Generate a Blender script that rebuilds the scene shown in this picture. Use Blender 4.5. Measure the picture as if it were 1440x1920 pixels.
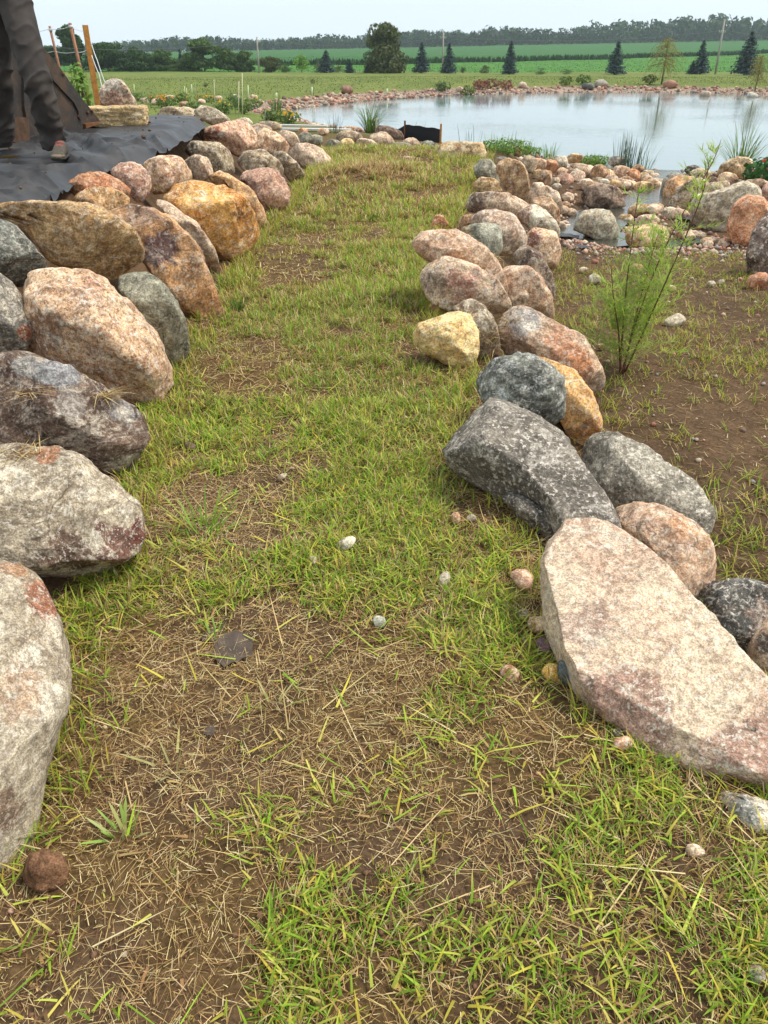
import bpy, bmesh, math, random
import numpy as np
from mathutils import Vector

for o in list(bpy.data.objects):
    bpy.data.objects.remove(o, do_unlink=True)
scene = bpy.context.scene
COL = scene.collection
RS = np.random.RandomState(7)
random.seed(7)

# ---------------------------------------------------------------- camera
FPX, PITCH, CAMH = 1442.0, math.radians(30.8), 1.5
cam_d = bpy.data.cameras.new('camera')
cam = bpy.data.objects.new('camera', cam_d)
COL.objects.link(cam)
cam.location = (0, 0, CAMH)
cam.rotation_euler = (math.pi / 2 - PITCH, 0, 0)
cam_d.sensor_fit = 'VERTICAL'
cam_d.sensor_height = 24.0
cam_d.lens = FPX / 1920 * 24.0
cam_d.clip_start = 0.05
cam_d.clip_end = 4000
scene.camera = cam

# ---------------------------------------------------------------- world, sun, exposure
SUN_EL, SUN_AZ = math.radians(60), math.radians(82)   # azimuth clockwise from +Y
world = bpy.data.worlds.new('World')
scene.world = world
world.use_nodes = True
wn, wl = world.node_tree.nodes, world.node_tree.links
wn.clear()
w_out = wn.new('ShaderNodeOutputWorld')
w_bg = wn.new('ShaderNodeBackground')
w_sky = wn.new('ShaderNodeTexSky')
w_sky.sky_type = 'NISHITA'
w_sky.sun_disc = False
w_sky.sun_elevation = SUN_EL
w_sky.sun_rotation = SUN_AZ
w_sky.air_density = 1.0
w_sky.dust_density = 3.0
w_sky.ozone_density = 1.5
w_mix = wn.new('ShaderNodeMix')          # a thin even overcast veil over the clear sky
w_mix.data_type = 'RGBA'
w_mix.inputs[0].default_value = 0.86
w_tc = wn.new('ShaderNodeTexCoord')
w_nz = wn.new('ShaderNodeTexNoise')
w_nz.inputs['Scale'].default_value = 2.2
w_nz.inputs['Detail'].default_value = 5
w_mp = wn.new('ShaderNodeMapping')
w_mp.inputs[3].default_value = (1, 1, 4)
w_cl = wn.new('ShaderNodeMix')           # faint uneven cloud tone
w_cl.data_type = 'RGBA'
w_cl.inputs[6].default_value = (6.9, 8.0, 8.9, 1)
w_cl.inputs[7].default_value = (7.9, 8.7, 9.2, 1)
wl.new(w_tc.outputs['Generated'], w_mp.inputs[0])
wl.new(w_mp.outputs[0], w_nz.inputs['Vector'])
wl.new(w_nz.outputs[0], w_cl.inputs[0])
wl.new(w_cl.outputs[2], w_mix.inputs[7])
wl.new(w_sky.outputs[0], w_mix.inputs[6])
wl.new(w_mix.outputs[2], w_bg.inputs[0])
w_bg.inputs[1].default_value = 0.058
wl.new(w_bg.outputs[0], w_out.inputs[0])
sun_d = bpy.data.lights.new('sun', 'SUN')
sun_d.energy = 1.5
sun_d.angle = math.radians(14)
sun_d.color = (1.0, 0.95, 0.87)
sun = bpy.data.objects.new('sun', sun_d)
COL.objects.link(sun)
sd = Vector((math.sin(SUN_AZ) * math.cos(SUN_EL), math.cos(SUN_AZ) * math.cos(SUN_EL), math.sin(SUN_EL)))
sun.rotation_euler = (-sd).to_track_quat('-Z', 'Y').to_euler()
sun.location = (0, 0, 60)
vs = scene.view_settings
vs.view_transform = 'Standard'
vs.look = 'None'
vs.exposure = 1.24
vs.gamma = 1.0
vs.use_curve_mapping = False
scene.cycles.volume_bounces = 1
scene.cycles.max_bounces = 6
scene.cycles.transparent_max_bounces = 8

# ---------------------------------------------------------------- helpers: maths
def lin(c):
    c = np.asarray(c, float) / 255.0
    return np.where(c <= 0.04045, c / 12.92, ((c + 0.055) / 1.055) ** 2.4)

def sm(t):
    t = np.clip(t, 0, 1)
    return t * t * (3 - 2 * t)

def _hash(ix, iy, iz, s):
    h = (ix.astype(np.int64) * 374761393 + iy.astype(np.int64) * 668265263 + iz.astype(np.int64) * 2147483647 + s * 974634777) & 0xffffffff
    h = ((h ^ (h >> 13)) * 1274126177) & 0xffffffff
    return ((h ^ (h >> 16)) & 0xffff) / 32767.5 - 1.0

def vnoise(p, s=0):
    p = np.asarray(p, float)
    i = np.floor(p).astype(np.int64)
    f = p - i
    f = f * f * f * (f * (f * 6 - 15) + 10)
    r = 0
    for a in (0, 1):
        for b in (0, 1):
            for c in (0, 1):
                w = (f[:, 0] if a else 1 - f[:, 0]) * (f[:, 1] if b else 1 - f[:, 1]) * (f[:, 2] if c else 1 - f[:, 2])
                r = r + w * _hash(i[:, 0] + a, i[:, 1] + b, i[:, 2] + c, s)
    return r

def fbm(p, s=0, o=4, g=0.5):
    r, a = 0, 1.0
    p = np.asarray(p, float)
    for k in range(o):
        r = r + a * vnoise(p * (2.0 ** k) + 17.3 * k, s + k)
        a *= g
    return r

def n2(x, y, sc, s=0, o=3):
    x = np.asarray(x, float).ravel(); y = np.asarray(y, float).ravel()
    return fbm(np.stack([x * sc, y * sc, np.full_like(x, 0.37)], 1), s, o)

CF = np.array([0, math.cos(PITCH), -math.sin(PITCH)])
CU = np.array([0, math.sin(PITCH), math.cos(PITCH)])
CR = np.array([1.0, 0, 0])
CP = np.array([0, 0, CAMH])

def ray(px, py):
    return CF + (px - 720) / FPX * CR - (py - 960) / FPX * CU

def P(px, py, z=0.0):                 # point where the line of sight meets height z
    d = ray(px, py)
    return CP + d * ((z - CAMH) / d[2])

def PY(px, py, y):                    # point on the line of sight at ground distance y
    d = ray(px, py)
    return CP + d * (y / d[1])

# ---------------------------------------------------------------- terrain
YL = [-2, 0.5, 1.06, 1.36, 1.8, 2.1, 2.3, 3.0, 3.84, 4.44, 5.28, 7.5, 9.4, 11.3, 13.8, 17]
XL = [-0.8, -0.8, -0.84, -0.79, -0.92, -0.92, -0.86, -1.0, -1.11, -1.15, -1.12, -1.19, -1.07, -1.04, -0.8, -1.5]
YR = [-2, 1.2, 1.3, 1.55, 1.9, 2.2, 2.64, 3.18, 3.65, 4.08, 4.54, 5.48, 6.83, 8.89, 11.9, 13.8, 17]
XR = [1.1, 0.95, 0.76, 0.55, 0.5, 0.54, 0.44, 0.30, 0.43, 0.48, 0.25, 0.34, 0.3, 0.76, 1.29, 1.66, 2.2]
POND = np.array([(-4.3, 38.1), (-3.2, 41.5), (-0.54, 46.6), (2.5, 50.2), (5.5, 53.6), (12.3, 56.6), (18.7, 56.6), (24, 53.0),
                 (31, 44), (35, 34), (31, 22), (22, 16.5), (13, 16.8), (8.6, 18.0), (5.9, 17.6), (4.7, 19.6),
                 (3.2, 22.1), (1.6, 23.6), (-0.3, 26.8), (-2.2, 29.9), (-3.7, 34.0)])

def pond_dist(x, y):
    x = np.asarray(x, float); y = np.asarray(y, float)
    d = np.full(x.shape, 1e9); ins = np.zeros(x.shape, bool)
    n = len(POND)
    for i in range(n):
        ax, ay = POND[i]; bx, by = POND[(i + 1) % n]
        ex, ey = bx - ax, by - ay
        t = np.clip(((x - ax) * ex + (y - ay) * ey) / (ex * ex + ey * ey), 0, 1)
        d = np.minimum(d, np.hypot(x - ax - t * ex, y - ay - t * ey))
        c = (ay > y) != (by > y)
        with np.errstate(divide='ignore', invalid='ignore'):
            xi = ax + (y - ay) * ex / (ey if ey != 0 else 1e-9)
        ins ^= c & (x < xi)
    return np.where(ins, -d, d)

STREAM = np.array([(5.75, 17.4), (4.9, 14.6), (4.1, 12.6), (3.1, 11.4), (2.55, 10.1), (2.9, 9.2)])
WATER_Z, STREAM_Z = -0.65, -0.43

def seg_dist(x, y, pts):
    d = np.full(np.shape(x), 1e9)
    for (ax, ay), (bx, by) in zip(pts[:-1], pts[1:]):
        ex, ey = bx - ax, by - ay
        t = np.clip(((x - ax) * ex + (y - ay) * ey) / (ex * ex + ey * ey), 0, 1)
        d = np.minimum(d, np.hypot(x - ax - t * ex, y - ay - t * ey))
    return d

def zfar(x, y):
    z = -0.25 - 0.95 * sm((y - 60) / 80.0)
    z600 = np.maximum(4.8 + 0.017 * x, 1.0)
    t = np.clip((y - 150) / 450.0, 0, 1.6)
    return z + (z600 + 1.2) * t

def H(x, y, fine=True):
    shp = np.shape(x)
    x = np.asarray(x, float).ravel(); y = np.asarray(y, float).ravel()
    xl = np.interp(y, YL, XL); xr = np.interp(y, YR, XR)
    z = 0.75 * (1 - sm((y - 10.9) / 4.5)) * sm((xl - 0.42 - 0.45 * sm((y - 7.0) / 1.8) - x) / 0.95)
    sw = -(0.27 + 0.10 * sm((y - 6) / 5))
    xe = np.interp(y, [-2, 3, 6, 7, 10, 14, 18], [3.2, 3.2, 3.5, 3.35, 4.4, 6.0, 7.4])
    z = z + sw * sm((x - (xr + 0.22)) / 0.55) * (1 - sm((x - xe) / 1.1))
    z = z + 0.08 * sm((y - 8.5) / 4.0) * sm((x - xl + .2) / .6) * sm((xr + .2 - x) / .6) * (1 - sm((y - 14.2) / 1.6))
    z = z + 0.13 * np.exp(-((x + .15) ** 2 / .45 + (y - 11.1) ** 2 / .5))
    z = z - 0.35 * sm((y - 14.5) / 6.0)
    w = sm((y - 18) / 10.0)
    z = z * (1 - w) + zfar(x, y) * w
    ds = seg_dist(x, y, STREAM)
    z = z - 0.13 * (1 - sm((ds - 0.25) / 0.45)) * (y > 8) * (y < 18)
    dp = pond_dist(x, y)
    nearp = dp < 4
    bank = WATER_Z + (z - WATER_Z) * sm(dp / 3.0) ** 0.8
    z = np.where(dp > 0, np.where(nearp, bank, z), WATER_Z - np.minimum(1.1, -dp * 0.45))
    if fine:
        k = np.clip(1 - (y - 12) / 12, 0, 1)
        z = z + 0.022 * n2(x, y, 1.3, 3, 3) * k + 0.010 * n2(x, y, 7.0, 9, 3) * np.clip(1 - (y - 5) / 5, 0, 1)
        z = z + 0.12 * n2(x, y, 0.05, 21, 2) * sm((y - 55) / 30)
    return z.reshape(shp)

def G(px, py, ymax=700):              # where the line of sight meets the terrain
    d = ray(px, py)
    t = np.concatenate([np.linspace(0.3, 25, 1500), np.geomspace(25.01, ymax * 1.2, 3000)])
    q = CP + t[:, None] * d
    hh = H(q[:, 0], q[:, 1], False)
    hh = np.where(pond_dist(q[:, 0], q[:, 1]) < 0, np.maximum(hh, WATER_Z), hh)
    b = np.nonzero(q[:, 2] < hh)[0]
    if len(b) == 0:
        return q[-1]
    r = q[b[0]].copy()
    r[2] = H(r[0:1], r[1:2])[0]
    if pond_dist(r[0:1], r[1:2])[0] < 0: r[2] = max(r[2], WATER_Z - 0.05)
    return r

# ---------------------------------------------------------------- helpers: objects
def mk(name, V, F, mat=None, parent=None, col=None, smooth=True, origin=None):
    """V (n,3); F list of index arrays (each (m,k)) or one array."""
    V = np.asarray(V, float)
    if origin is not None:
        V = V - np.asarray(origin)
    if not isinstance(F, list):
        F = [F]
    F = [np.asarray(f, np.int64) for f in F if len(f)]
    me = bpy.data.meshes.new(name)
    nl = sum(f.size for f in F); npol = sum(len(f) for f in F)
    me.vertices.add(len(V)); me.loops.add(nl); me.polygons.add(npol)
    me.vertices.foreach_set('co', V.astype(np.float32).ravel())
    me.loops.foreach_set('vertex_index', np.concatenate([f.ravel() for f in F]).astype(np.int32))
    sizes = np.concatenate([np.full(len(f), f.shape[1]) for f in F])
    me.polygons.foreach_set('loop_start', (np.cumsum(sizes) - sizes).astype(np.int32))
    me.polygons.foreach_set('use_smooth', np.full(npol, smooth, bool))
    me.update(calc_edges=True)
    if col is not None:
        a = me.color_attributes.new('Col', 'FLOAT_COLOR', 'POINT')
        c4 = np.ones((len(V), 4), np.float32); c4[:, :3] = col
        a.data.foreach_set('color', c4.ravel())
    if mat is not None:
        me.materials.append(mat)
    o = bpy.data.objects.new(name, me)
    COL.objects.link(o)
    if origin is not None:
        o.location = tuple(origin)
    if parent is not None:
        o.parent = parent
    return o

def tag(o, label=None, cat=None, group=None, kind=None):
    if label: o['label'] = label
    if cat: o['category'] = cat
    if group: o['group'] = group
    if kind: o['kind'] = kind
    return o

def empty(name, loc=(0, 0, 0), label=None, cat=None, group=None):
    o = bpy.data.objects.new(name, None)
    o.empty_display_size = 0.1
    COL.objects.link(o); o.location = tuple(loc)
    return tag(o, label, cat, group)

def tube(pts, rad, seg=8, cap=True):
    """a swept tube; rad is a number or one per point"""
    pts = np.asarray(pts, float); n = len(pts)
    rad = np.full(n, rad) if np.isscalar(rad) else np.asarray(rad, float)
    tan = np.gradient(pts, axis=0); tan /= np.linalg.norm(tan, axis=1)[:, None] + 1e-9
    ref = np.array([0.31, 0.95, 0.05]) if abs(tan[0][2]) > 0.7 else np.array([0.0, 0.0, 1.0])
    V = []
    for i in range(n):
        a = np.cross(tan[i], ref); a /= np.linalg.norm(a) + 1e-9
        b = np.cross(tan[i], a)
        th = np.arange(seg) / seg * 2 * math.pi
        V.append(pts[i] + rad[i] * (np.cos(th)[:, None] * a + np.sin(th)[:, None] * b))
    V = np.concatenate(V)
    i, j = np.meshgrid(np.arange(n - 1), np.arange(seg), indexing='ij')
    j2 = (j + 1) % seg
    Q = np.stack([i * seg + j, i * seg + j2, (i + 1) * seg + j2, (i + 1) * seg + j], -1).reshape(-1, 4)
    F = [Q]
    if cap:
        F.append(np.arange(seg)[None, ::-1]); F.append((np.arange(seg) + (n - 1) * seg)[None])
    return V, F

def join(parts):
    V, F, off = [], [], 0
    for v, f in parts:
        if not isinstance(f, list): f = [f]
        for q in f: F.append(np.asarray(q) + off)
        V.append(v); off += len(v)
    g = {}
    for q in F: g.setdefault(q.shape[1], []).append(q)
    return np.concatenate(V), [np.concatenate(q) for q in g.values()]

def boxm(c, s, rz=0.0, jit=0.0):
    v = np.array([(x, y, z) for x in (-.5, .5) for y in (-.5, .5) for z in (-.5, .5)]) * np.asarray(s)
    if jit: v = v + RS.uniform(-jit, jit, v.shape)
    cz, sz = math.cos(rz), math.sin(rz)
    v = np.stack([v[:, 0] * cz - v[:, 1] * sz, v[:, 0] * sz + v[:, 1] * cz, v[:, 2]], 1) + np.asarray(c)
    return v, np.array([(0, 1, 3, 2), (4, 6, 7, 5), (0, 4, 5, 1), (2, 3, 7, 6), (0, 2, 6, 4), (1, 5, 7, 3)])

_ico = {}
def ico(sub):
    if sub not in _ico:
        bm = bmesh.new(); bmesh.ops.create_icosphere(bm, subdivisions=sub, radius=1)
        _ico[sub] = (np.array([v.co[:] for v in bm.verts]), np.array([[v.index for v in f.verts] for f in bm.faces]))
        bm.free()
    return _ico[sub]

# ---------------------------------------------------------------- helpers: materials
class NT:
    def __init__(s, name):
        s.m = bpy.data.materials.new(name); s.m.use_nodes = True
        s.n, s.l = s.m.node_tree.nodes, s.m.node_tree.links
        s.b = s.n['Principled BSDF']; s.out = s.n['Material Output']
    def set(s, sock, v):
        if isinstance(v, bpy.types.NodeSocket): s.l.new(v, sock)
        elif isinstance(v, (tuple, list, np.ndarray)):
            v = tuple(float(q) for q in v)
            sock.default_value = v + (1.0,) if len(v) == 3 and len(sock.default_value) == 4 else v
        else: sock.default_value = v
    def coord(s, which='Object'):
        return s.n.new('ShaderNodeTexCoord').outputs[which]
    def mapping(s, vec, loc=(0, 0, 0), rot=(0, 0, 0), sc=(1, 1, 1)):
        m = s.n.new('ShaderNodeMapping'); s.l.new(vec, m.inputs[0])
        m.inputs[1].default_value = loc; m.inputs[2].default_value = rot; m.inputs[3].default_value = sc
        return m.outputs[0]
    def noise(s, vec, sc, det=4, ro=0.55, dist=0.0, out=0):
        t = s.n.new('ShaderNodeTexNoise'); s.l.new(vec, t.inputs['Vector'])
        t.inputs['Scale'].default_value = sc; t.inputs['Detail'].default_value = det
        t.inputs['Roughness'].default_value = ro; t.inputs['Distortion'].default_value = dist
        return t.outputs[out]
    def voro(s, vec, sc, feat='F1', out=0):
        t = s.n.new('ShaderNodeTexVoronoi'); t.feature = feat; s.l.new(vec, t.inputs['Vector'])
        t.inputs['Scale'].default_value = sc
        return t.outputs[out]
    def rng(s, v, a, b, c=0.0, d=1.0):
        t = s.n.new('ShaderNodeMapRange'); s.l.new(v, t.inputs[0])
        t.interpolation_type = 'SMOOTHSTEP'
        for i, q in enumerate((a, b, c, d)): t.inputs[1 + i].default_value = q
        return t.outputs[0]
    def math(s, op, a, b=0.0):
        t = s.n.new('ShaderNodeMath'); t.operation = op
        s.set(t.inputs[0], a); s.set(t.inputs[1], b)
        return t.outputs[0]
    def mix(s, fac, a, b, mode='MIX'):
        t = s.n.new('ShaderNodeMix'); t.data_type = 'RGBA'; t.blend_type = mode
        s.set(t.inputs[0], fac); s.set(t.inputs[6], a); s.set(t.inputs[7], b)
        return t.outputs[2]
    def vadd(s, a, b):
        t = s.n.new('ShaderNodeVectorMath'); t.operation = 'ADD'; s.set(t.inputs[0], a); s.set(t.inputs[1], b)
        return t.outputs[0]
    def vscale(s, a, k):
        t = s.n.new('ShaderNodeVectorMath'); t.operation = 'SCALE'; s.set(t.inputs[0], a); t.inputs[3].default_value = k
        return t.outputs[0]
    def vdist(s, a, b):
        t = s.n.new('ShaderNodeVectorMath'); t.operation = 'DISTANCE'; s.set(t.inputs[0], a); s.set(t.inputs[1], b)
        return t.outputs[1]
    def bump(s, hgt, strength=0.5, dist=0.02, prev=None):
        t = s.n.new('ShaderNodeBump'); s.l.new(hgt, t.inputs['Height'])
        t.inputs['Strength'].default_value = strength; t.inputs['Distance'].default_value = dist
        if prev is not None: s.l.new(prev, t.inputs['Normal'])
        return t.outputs[0]
    def attr(s, name='Col'):
        t = s.n.new('ShaderNodeAttribute'); t.attribute_name = name
        return t.outputs['Color']
    def fin(s, col, rough=0.8, nrm=None, spec=0.3, metal=0.0):
        s.set(s.b.inputs['Base Color'], col); s.set(s.b.inputs['Roughness'], rough)
        s.b.inputs['Specular IOR Level'].default_value = spec; s.b.inputs['Metallic'].default_value = metal
        if nrm is not None: s.l.new(nrm, s.b.inputs['Normal'])
        return s.m

def plain(name, c, rough=0.7, var=0.25, sc=20, bump=0.2, spec=0.3, metal=0.0):
    t = NT(name); co = t.coord(); c = lin(c)
    n = t.noise(co, sc, 5, 0.65)
    col = t.mix(t.rng(n, 0.3, 0.7), c * (1 - var), np.clip(c * (1 + var), 0, 1))
    return t.fin(col, rough, t.bump(n, bump, 0.01), spec, metal)

def leaf_mat(name, trans=0.35, rough=0.55, var=0.0):
    t = NT(name)
    c = t.attr()
    t.fin(c, rough, None, 0.25)
    tr = t.n.new('ShaderNodeBsdfTranslucent'); t.set(tr.inputs[0], c)
    ms = t.n.new('ShaderNodeMixShader'); ms.inputs[0].default_value = trans
    t.l.new(t.b.outputs[0], ms.inputs[1]); t.l.new(tr.outputs[0], ms.inputs[2]); t.l.new(ms.outputs[0], t.out.inputs[0])
    return t.m
LEAF = leaf_mat('leaf_tissue')
STRAW = leaf_mat('dry_straw_tissue', 0.15, 0.7)

# ================================================================ SETTING
# ---------------------------------------------------------------- ground sheet
def grow(start, stop, step0, g):
    out, s = [start], step0
    while out[-1] < stop:
        out.append(out[-1] + s); s *= g
    return np.array(out)

xp = np.concatenate([np.arange(0, 3.6, 0.045), grow(3.6, 1000, 0.05, 1.055)])
xs = np.concatenate([-xp[:0:-1], xp])
ys = np.concatenate([-grow(0.05, 60, 0.25, 1.25)[::-1], np.arange(0.1, 9.0, 0.045), grow(9.0, 64, 0.05, 1.013)])
ys = np.concatenate([ys, grow(ys[-1] + 0.9, 950, 1.0, 1.05)])
GX, GY = np.meshgrid(xs, ys)
GZ = H(GX, GY)
nx, ny = len(xs), len(ys)
ii, jj = np.meshgrid(np.arange(ny - 1), np.arange(nx - 1), indexing='ij')
GQ = np.stack([ii * nx + jj, ii * nx + jj + 1, (ii + 1) * nx + jj + 1, (ii + 1) * nx + jj], -1).reshape(-1, 4)
fx, fy = GX.ravel(), GY.ravel()

def ditch_y(x):                        # the weedy line between the two crop fields
    return np.interp(x, [-400, -60, -18, 10, 35, 75, 100, 160, 400], [190, 190, 192, 205, 222, 255, 275, 330, 420])

SOIL, THATCH = lin((98, 77, 58)), lin((104, 82, 52))
MEAD, MEAD2 = lin((104, 118, 56)), lin((118, 124, 66))
F1, F2 = lin((76, 122, 50)), lin((58, 102, 50))
GRAVEL = lin((158, 138, 124))
gc = np.tile(SOIL, (len(fx), 1))
def lay(c, w):
    global gc
    gc = gc * (1 - w[:, None]) + np.asarray(c) * w[:, None]
xl_ = np.interp(fy, YL, XL); xr_ = np.interp(fy, YR, XR)
onpath = sm((fx - xl_ + .1) / .2) * sm((xr_ + .15 - fx) / .2)
th = sm((n2(fx, fy, 2.2, 31, 4) + 0.25 + 0.09 * (fy - 2)) / 0.7)
lay(THATCH, 0.85 * onpath * th)
dpn = pond_dist(fx, fy)
mead = sm((fy - 20) / 8.0) * sm((dpn - 1.4) / 0.6)
mead = np.maximum(mead, sm((np.abs(fx) - 14) / 10) * sm((dpn - 2) / 1))
mvar = sm(n2(fx, fy, 0.12, 41, 4) * 0.6 + 0.45)
lay(MEAD, mead); lay(MEAD2, mead * mvar * 0.6)
lay(GRAVEL, sm((2.0 - dpn) / 0.6) * (fy > 16))
infield = sm((fy - 149) / 3.0)
lay(F1, infield); lay(F2, sm((fy - ditch_y(fx)) / 2.0))
lay(lin((58, 72, 42)), sm((fy - 596) / 4.0))

t = NT('soil_and_turf')
co = t.coord()
c = t.attr()
nA = t.noise(co, 55, 8, 0.7); nB = t.noise(co, 9, 5, 0.6); nC = t.noise(co, 260, 3, 0.6); nD = t.noise(t.mapping(co, sc=(1, .25, 1)), 0.5, 6, 0.65)
k = t.mix(1.0, c, t.mix(t.rng(nA, 0.3, 0.72), (0.62, 0.60, 0.58), (1.3, 1.3, 1.3)), 'MULTIPLY')
k = t.mix(1.0, k, t.mix(t.rng(nB, 0.32, 0.68), (0.78, 0.77, 0.76), (1.18, 1.18, 1.16)), 'MULTIPLY')
k = t.mix(1.0, k, t.mix(t.rng(nD, 0.35, 0.65), (0.84, 0.86, 0.84), (1.12, 1.1, 1.06)), 'MULTIPLY')
k = t.mix(t.rng(nC, 0.63, 0.74, 0, 0.35), k, lin((150, 124, 94)))
nrm = t.bump(nB, 0.5, 0.03, t.bump(nA, 0.9, 0.012, t.bump(nC, 0.5, 0.004)))
t.fin(k, 0.95, nrm, 0.12)
ground = mk('ground', np.stack([fx, fy, GZ.ravel()], 1), GQ, t.m, col=gc)
tag(ground, 'brown soil and thatch of the mown path, running out to meadow and crop fields', kind='structure')

# ---------------------------------------------------------------- water
def water_mat(name, tint, bsc, bstr):
    t = NT(name); co = t.coord()
    a = t.noise(t.mapping(co, sc=(0.55, 1.0, 1)), bsc, 3, 0.55, 0.4)
    b = t.noise(t.mapping(co, sc=(0.6, 1.1, 1)), bsc * 4.1, 2, 0.5)
    calm = t.rng(t.noise(t.mapping(co, sc=(0.7, 1, 1)), 0.10, 3, 0.5), 0.42, 0.62, 0.25, 1.0)
    h = t.math('MULTIPLY', t.math('ADD', a, t.math('MULTIPLY', b, 0.35)), calm)
    t.fin(lin(tint), 0.04, t.bump(h, bstr, 0.05), 0.6)
    t.b.inputs['IOR'].default_value = 1.33
    return t.m
pp = POND.copy(); cen = pp.mean(0)
def ring(poly, out):
    n = len(poly); r = []
    for i in range(n):
        a = poly[(i + 1) % n] - poly[i - 1]; nn = np.array([-a[1], a[0]]); nn /= np.linalg.norm(nn)
        r.append(poly[i] + nn * out)
    return np.array(r)
pr = ring(pp, 0.45)
V = np.concatenate([[np.append(cen, WATER_Z)], np.c_[pr, np.full(len(pr), WATER_Z)]])
npnt = len(pr)
F = np.array([(0, 1 + i, 1 + (i + 1) % npnt) for i in range(npnt)])[:, ::-1]
pond = mk('pond_water', V, F, water_mat('pond_surface', (118, 136, 134), 2.6, 0.2), smooth=False)
tag(pond, 'still pale pond water mirroring the overcast sky', kind='structure')

sp = STREAM[:, :]
dd = np.gradient(sp, axis=0); dd /= np.linalg.norm(dd, axis=1)[:, None]
nr = np.c_[-dd[:, 1], dd[:, 0]]
sz = np.maximum(H(sp[:, 0], sp[:, 1], False) + 0.075, WATER_Z + 0.01)
V = np.concatenate([np.c_[sp + nr * 0.40, sz], np.c_[sp - nr * 0.40, sz]])
n_ = len(sp)
F = np.array([(i, i + 1, n_ + i + 1, n_ + i) for i in range(n_ - 1)])
tag(mk('stream_water', V, F, water_mat('stream_surface', (66, 66, 58), 9, 0.25)), 'shallow stream trickling between the cobbles to the pond', kind='structure')

# ---------------------------------------------------------------- haze
v, f = boxm((0, 430, 18.5), (2060, 1080, 44))
t = NT('haze_air'); t.n.remove(t.b)
pv = t.n.new('ShaderNodeVolumePrincipled')
pv.inputs['Color'].default_value = (0.80, 0.90, 1.0, 1)
pv.inputs['Density'].default_value = 0.00026
pv.inputs['Anisotropy'].default_value = 0.2
t.l.new(pv.outputs[0], t.out.inputs['Volume'])
hz = mk('haze', v, f, t.m, smooth=False)
tag(hz, 'thin pale summer haze in the air over the fields', kind='stuff')

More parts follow.
